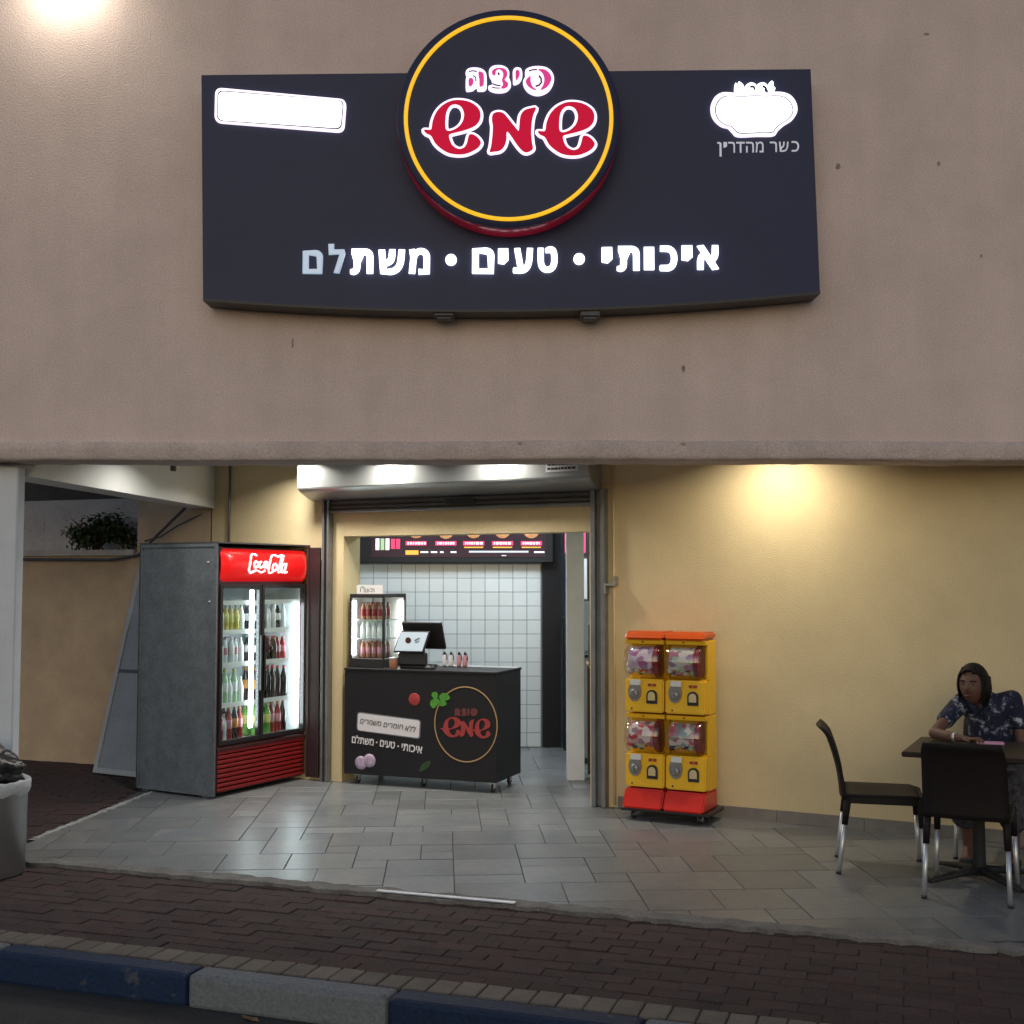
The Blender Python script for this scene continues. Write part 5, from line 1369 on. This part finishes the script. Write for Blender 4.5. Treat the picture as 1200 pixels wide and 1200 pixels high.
for sx in (-1, 1):
    bmesh.ops.create_uvsphere(bmn, u_segments=10, v_segments=8, radius=1, matrix=Matrix.Translation(hd((sx * .079, .005, -.005))) @ Matrix.Rotation(HY, 4, 'Z') @ Matrix.Diagonal((.010, .020, .030, 1)))
mn = bpy.data.meshes.new('n'); bmn.to_mesh(mn); bmn.free()
# hands: palm blocks and bent fingers
bmf = B()
def hand(wr, dirv, side):
    d = Vector(dirv).normalized(); lat = Vector((-d.y, d.x, 0)) * side; wr = Vector(wr)
    for k, (off, ln) in enumerate(((-.030, .062), (-.010, .072), (.011, .067), (.030, .052))):
        b = wr + d * .055 + lat * off
        tube(bmf, [b - d * .03, b + Vector((0, 0, .004)), b + d * ln * .45 + Vector((0, 0, .008)), b + d * ln * .8 + Vector((0, 0, .0)), b + d * ln + Vector((0, 0, -.010))], [.009, .0095, .0088, .008, .0065], 8)
    b = wr + d * .015 - lat * .03
    tube(bmf, [b, b - lat * .022 + d * .025, b - lat * .028 + d * .052 + Vector((0, 0, -.006))], [.011, .010, .0075], 8)
hand((-.085, .125, .775), (.9, -.35, 0), 1); hand((.11, .445, .628), (-.9, -.3, 0), -1)
mf_ = bpy.data.meshes.new('f'); bmf.to_mesh(mf_); bmf.free()
obj_me('body', remesh([body, mh, mn, mf_], .0055, 3), M['skin'], per)
# eyes, brows, lips
for sx in (-1, 1):
    bm = B(); bmesh.ops.create_uvsphere(bm, u_segments=12, v_segments=8, radius=.0105, matrix=Matrix.Translation(hd((sx * .031, -.0735, .006)))); obj('eye', bm, M['eye_white'], per, True)
    bm = B(); bmesh.ops.create_uvsphere(bm, u_segments=10, v_segments=6, radius=.0070, matrix=Matrix.Translation(hd((sx * .031, -.0785, .005)))); obj('iris', bm, M['hair'], per, True)
    bm = B(); tube(bm, [hd((sx * .014, -.096, .026)), hd((sx * .032, -.093, .032)), hd((sx * .050, -.080, .027))], .0035, 6); obj('eyebrow', bm, M['hair'], per)
bm = B(); tube(bm, [hd((-.024, -.088, -.062)), hd((0, -.100, -.060)), hd((.024, -.088, -.062))], [.003, .0075, .003], 8); obj('lips', bm, M['lips'], per, True)
# hair: cap plus strands down to the jaw, tied behind
bm = B(); bmesh.ops.create_uvsphere(bm, u_segments=36, v_segments=26, radius=1.0)
kill = []
for v in bm.verts:
    x, y, z = v.co
    front = y < -.15
    hair_line = .58 - .22 * abs(x) ** 1.5
    if front and z < hair_line and abs(x) < .86: kill.append(v); continue
    if z < -.62: kill.append(v); continue
    sc_ = 1.0 + (.06 * max(0, y))
    v.co = Vector((x * .083, y * .106 * sc_ + .004, z * .124))
bmesh.ops.delete(bm, geom=kill, context='VERTS')
bmesh.ops.solidify(bm, geom=list(bm.faces), thickness=-.012)
bmesh.ops.transform(bm, matrix=Matrix.Translation(HC) @ Matrix.Rotation(HY, 4, 'Z'), verts=bm.verts)
rr = random.Random(3)
for sx in (-1, 1):
    for k in range(34):
        y = -.052 + k * .0042 + rr.uniform(-.003, .003); x = sx * (.073 + .010 * math.sin(max(0, k) / 33 * math.pi) + rr.uniform(-.002, .003)); lo = -.095 - rr.uniform(0, .045)
        top = .105 - .0012 * k
        tube(bm, [hd((sx * .012, y * .45, .119)), hd((x * .62, y * .9 - .004, top)), hd((x * .97, y, .045)), hd((x * 1.03, y + .004, -.02)), hd((x * (.93 + rr.uniform(-.05, .05)), y + .008, lo))], [.003, .0048, .0052, .005, .0015], 5)
lathe_v = bmesh.ops.create_uvsphere(bm, u_segments=16, v_segments=12, radius=1, matrix=Matrix.Translation(hd((0, .065, -.055))) @ Matrix.Rotation(HY, 4, 'Z') @ Matrix.Diagonal((.078, .055, .085, 1)))
obj('hair', bm, M['hair'], per, True)
# clothes
SV = [((.03, .72, .47), (.155, .14)), ((.03, .70, .62), (.145, .125)), ((.02, .66, .76), (.142, .115)), ((.01, .61, .885), (.130, .095)), ((-.005, .575, .955), (.085, .070)),
      (tuple(SHL + Vector((0, .0, .004))), .060), ((-.195, .45, .880), .055), ((-.216, .39, .850), .054), (tuple(SHR + Vector((0, 0, .004))), .062), ((.165, .60, .90), .055), ((.182, .598, .83), .054)]
SE = [(0, 1), (1, 2), (2, 3), (3, 4), (3, 5), (5, 6), (6, 7), (3, 8), (8, 9), (9, 10)]
obj_me('shirt', remesh([blob_chain(SV, SE)], .008, 6), M['shirt'], per)
bm = B()
for pts in ([hd((-.045, .0, -.115)) , (-.085, .48, .95), (-.05, .465, .885)], [hd((.04, .0, -.115)), (.03, .505, .955), (-.02, .475, .885)]):
    tube(bm, pts, [.014, .02, .01], 8, flat=(1, .8, 1))
obj('collar', bm, M['shirt'], per)
KV = [((.03, .72, .50), (.18, .13)), ((-.06, .68, .505), .105), ((-.09, .45, .505), .098), ((-.11, .325, .49), .085), ((-.11, .34, .30), .088), ((.12, .68, .505), .105), ((.14, .45, .505), .098), ((.16, .325, .49), .085), ((.16, .34, .30), .088)]
KE = [(0, 1), (1, 2), (2, 3), (3, 4), (0, 5), (5, 6), (6, 7), (7, 8)]
obj_me('skirt', remesh([blob_chain(KV, KE)], .010, 4), M['skirt'], per)
for x in (-.10, .15):
    bm = B(); vs = box(bm, x - .042, x + .042, .25, .43, .002, .05, .016, seg=2); obj('shoe', bm, M['black_matte'], per, True)
bm = B(); lathe(bm, [(.038, -.008), (.040, 0), (.038, .008)], 16, (0, 0, 0), 'X'); bmesh.ops.transform(bm, matrix=Matrix.Translation((-.135, .150, .777)) @ Matrix.Rotation(R(-28), 4, 'Z') @ Matrix.Diagonal((1, .75, .75, 1)), verts=bm.verts)
obj('wristwatch', bm, M['alu'], per, True)

# ------------------------------------------------------------------ litter bin
bn = thing('litter_bin', 'silver round litter bin with white liner at left edge', 'bin', (-3.08, 7.10, -.016))
bm = B(); lathe(bm, [(.205, 0), (.215, .01), (.222, .52), (.224, .53)], 36); obj('body', bm, M['steel'], bn)
bm = B(); nseg = 40; rr = random.Random(8); prof = [(.226, .47), (.236, .49), (.240, .535), (.232, .548), (.20, .54)]
rg = [[bm.verts.new(((r + rr.uniform(-.004, .004)) * math.cos(2 * math.pi * k / nseg), (r + rr.uniform(-.004, .004)) * math.sin(2 * math.pi * k / nseg), z + rr.uniform(-.008, .008))) for k in range(nseg)] for r, z in prof]
for a, b in zip(rg, rg[1:]):
    for k in range(nseg): bm.faces.new((a[k], a[(k + 1) % nseg], b[(k + 1) % nseg], b[k])).smooth = True
bmesh.ops.recalc_face_normals(bm, faces=bm.faces); obj('liner', bm, M['liner'], bn)
bm = B(); bmesh.ops.create_icosphere(bm, subdivisions=4, radius=1)
rr = random.Random(6); ph = [rr.uniform(0, 6) for _ in range(6)]
for v in bm.verts:
    x, y, z = v.co; k = 1 + .10 * math.sin(7 * x + ph[0]) * math.sin(6 * y + ph[1]) + .08 * math.sin(11 * z + 9 * x + ph[2]) + .05 * math.sin(17 * y + ph[3])
    v.co = Vector((x * .20 * k, y * .20 * k, z * .125 * k + (.05 if z > .5 and x < .2 else 0)))
tag(obj('rubbish_bag', bm, M['bag'], smooth=True, loc=(-3.09, 7.10, .575)), 'black rubbish bag bulging out of the silver bin', 'bag')

# dry leaf in the gutter
bm = B(); pts_ = [(0, -.045, .004), (.018, -.02, .010), (.022, .008, .006), (.010, .035, .012), (0, .05, .016), (-.012, .03, .010), (-.022, .005, .014), (-.015, -.022, .006)]
vs = [bm.verts.new(p) for p in pts_]; cv = bm.verts.new((0, 0, .002))
for k in range(8): bm.faces.new((vs[k], vs[(k + 1) % 8], cv))
bmesh.ops.solidify(bm, geom=list(bm.faces), thickness=.0012)
p = street_p(1.62, -.36, -.149); tag(obj('dry_leaf', bm, M['wood'], loc=p, rz=1.1), 'brown dry leaf lying on the road by the white kerb block', 'leaf')

# ------------------------------------------------------------------ lamps
def area(name, loc, energy, size, color, rot=(0, 0, 0), spread=None, parent=None, size_y=None):
    l = bpy.data.lights.new(name, 'AREA'); l.energy = energy; l.color = color; l.shape = 'DISK'; l.size = size
    if size_y: l.shape = 'RECTANGLE'; l.size_y = size_y
    if spread: l.spread = spread
    o = bpy.data.objects.new(name, l); o.location = loc; o.rotation_euler = rot; COL.objects.link(o); o['kind'] = 'helper'
    if parent: o.parent = parent
    return o
def downlight(p, label, energy, color, spread=R(150)):
    t = thing('ceiling_light', label, 'ceiling light', (p[0], p[1], CEIL), 0, 'round ceiling lights under the porch')
    bm = B(); lathe(bm, [(.095, -.001), (.095, -.016), (.080, -.020)], 24); obj('rim', bm, M['alu'], t)
    bm = B(); lathe(bm, [(.078, -.006), (.078, -.012), (.0001, -.012)], 24); obj('diffuser', bm, M['lamp_lit'], t)
    area('lamp', (p[0], p[1], CEIL - .03), energy, .14, color, spread=spread)
downlight(shop(3.88, -.38), 'round ceiling light close to the yellow wall right of the doorway', 14, (1.0, .89, .70))
downlight((-2.35, 8.75), 'round ceiling light between the white beam and the shutter box', 13, (1.0, .95, .87))
downlight(shop(-.15, -.42), 'round ceiling light in front of the left end of the shutter box', 15, (1.0, .94, .84))
downlight(shop(.75, -.40), 'round ceiling light in front of the middle of the shutter box', 15, (1.0, .94, .84))
downlight(shop(1.75, -.40), 'round ceiling light in front of the right end of the shutter box', 15, (1.0, .94, .84))
for k, (x, y) in enumerate(((-.9, 11.3), (.1, 11.3), (1.0, 11.0))):
    t = thing('ceiling_panel_light', ('square lit ceiling panel over the counter', 'square lit ceiling panel before the black pillar', 'square lit ceiling panel over the rack')[k], 'ceiling light', (x, y, CEIL), 0, 'square ceiling lights inside the shop')
    bm = B(); box(bm, -.31, .31, -.31, .31, -.02, -.001); obj('frame', bm, M['alu'], t)
    bm = B(); box(bm, -.28, .28, -.28, .28, -.024, -.0205); obj('diffuser', bm, M['lamp_cool'], t)
    area('lamp', (x, y, CEIL - .03), 12, .55, (.80, .93, 1.0), size_y=.55)
# wall lamp just above the frame at the left of the sign
lx, lz = on(80, -22, FAC_Y)
wlmp = thing('wall_lamp', 'bulkhead lamp on the brown wall above the left of the sign', 'lamp', (lx, FAC_Y, lz + .05))
bm = B(); box(bm, -.10, .10, -.09, 0, .02, .10, .01); obj('housing', bm, M['alu'], wlmp)
bm = B(); box(bm, -.085, .085, -.08, -.01, .008, .02); obj('diffuser', bm, M['lamp_lit'], wlmp)
area('lamp', (lx, FAC_Y - .17, lz + .14), 10, .16, (1.0, .93, .78))
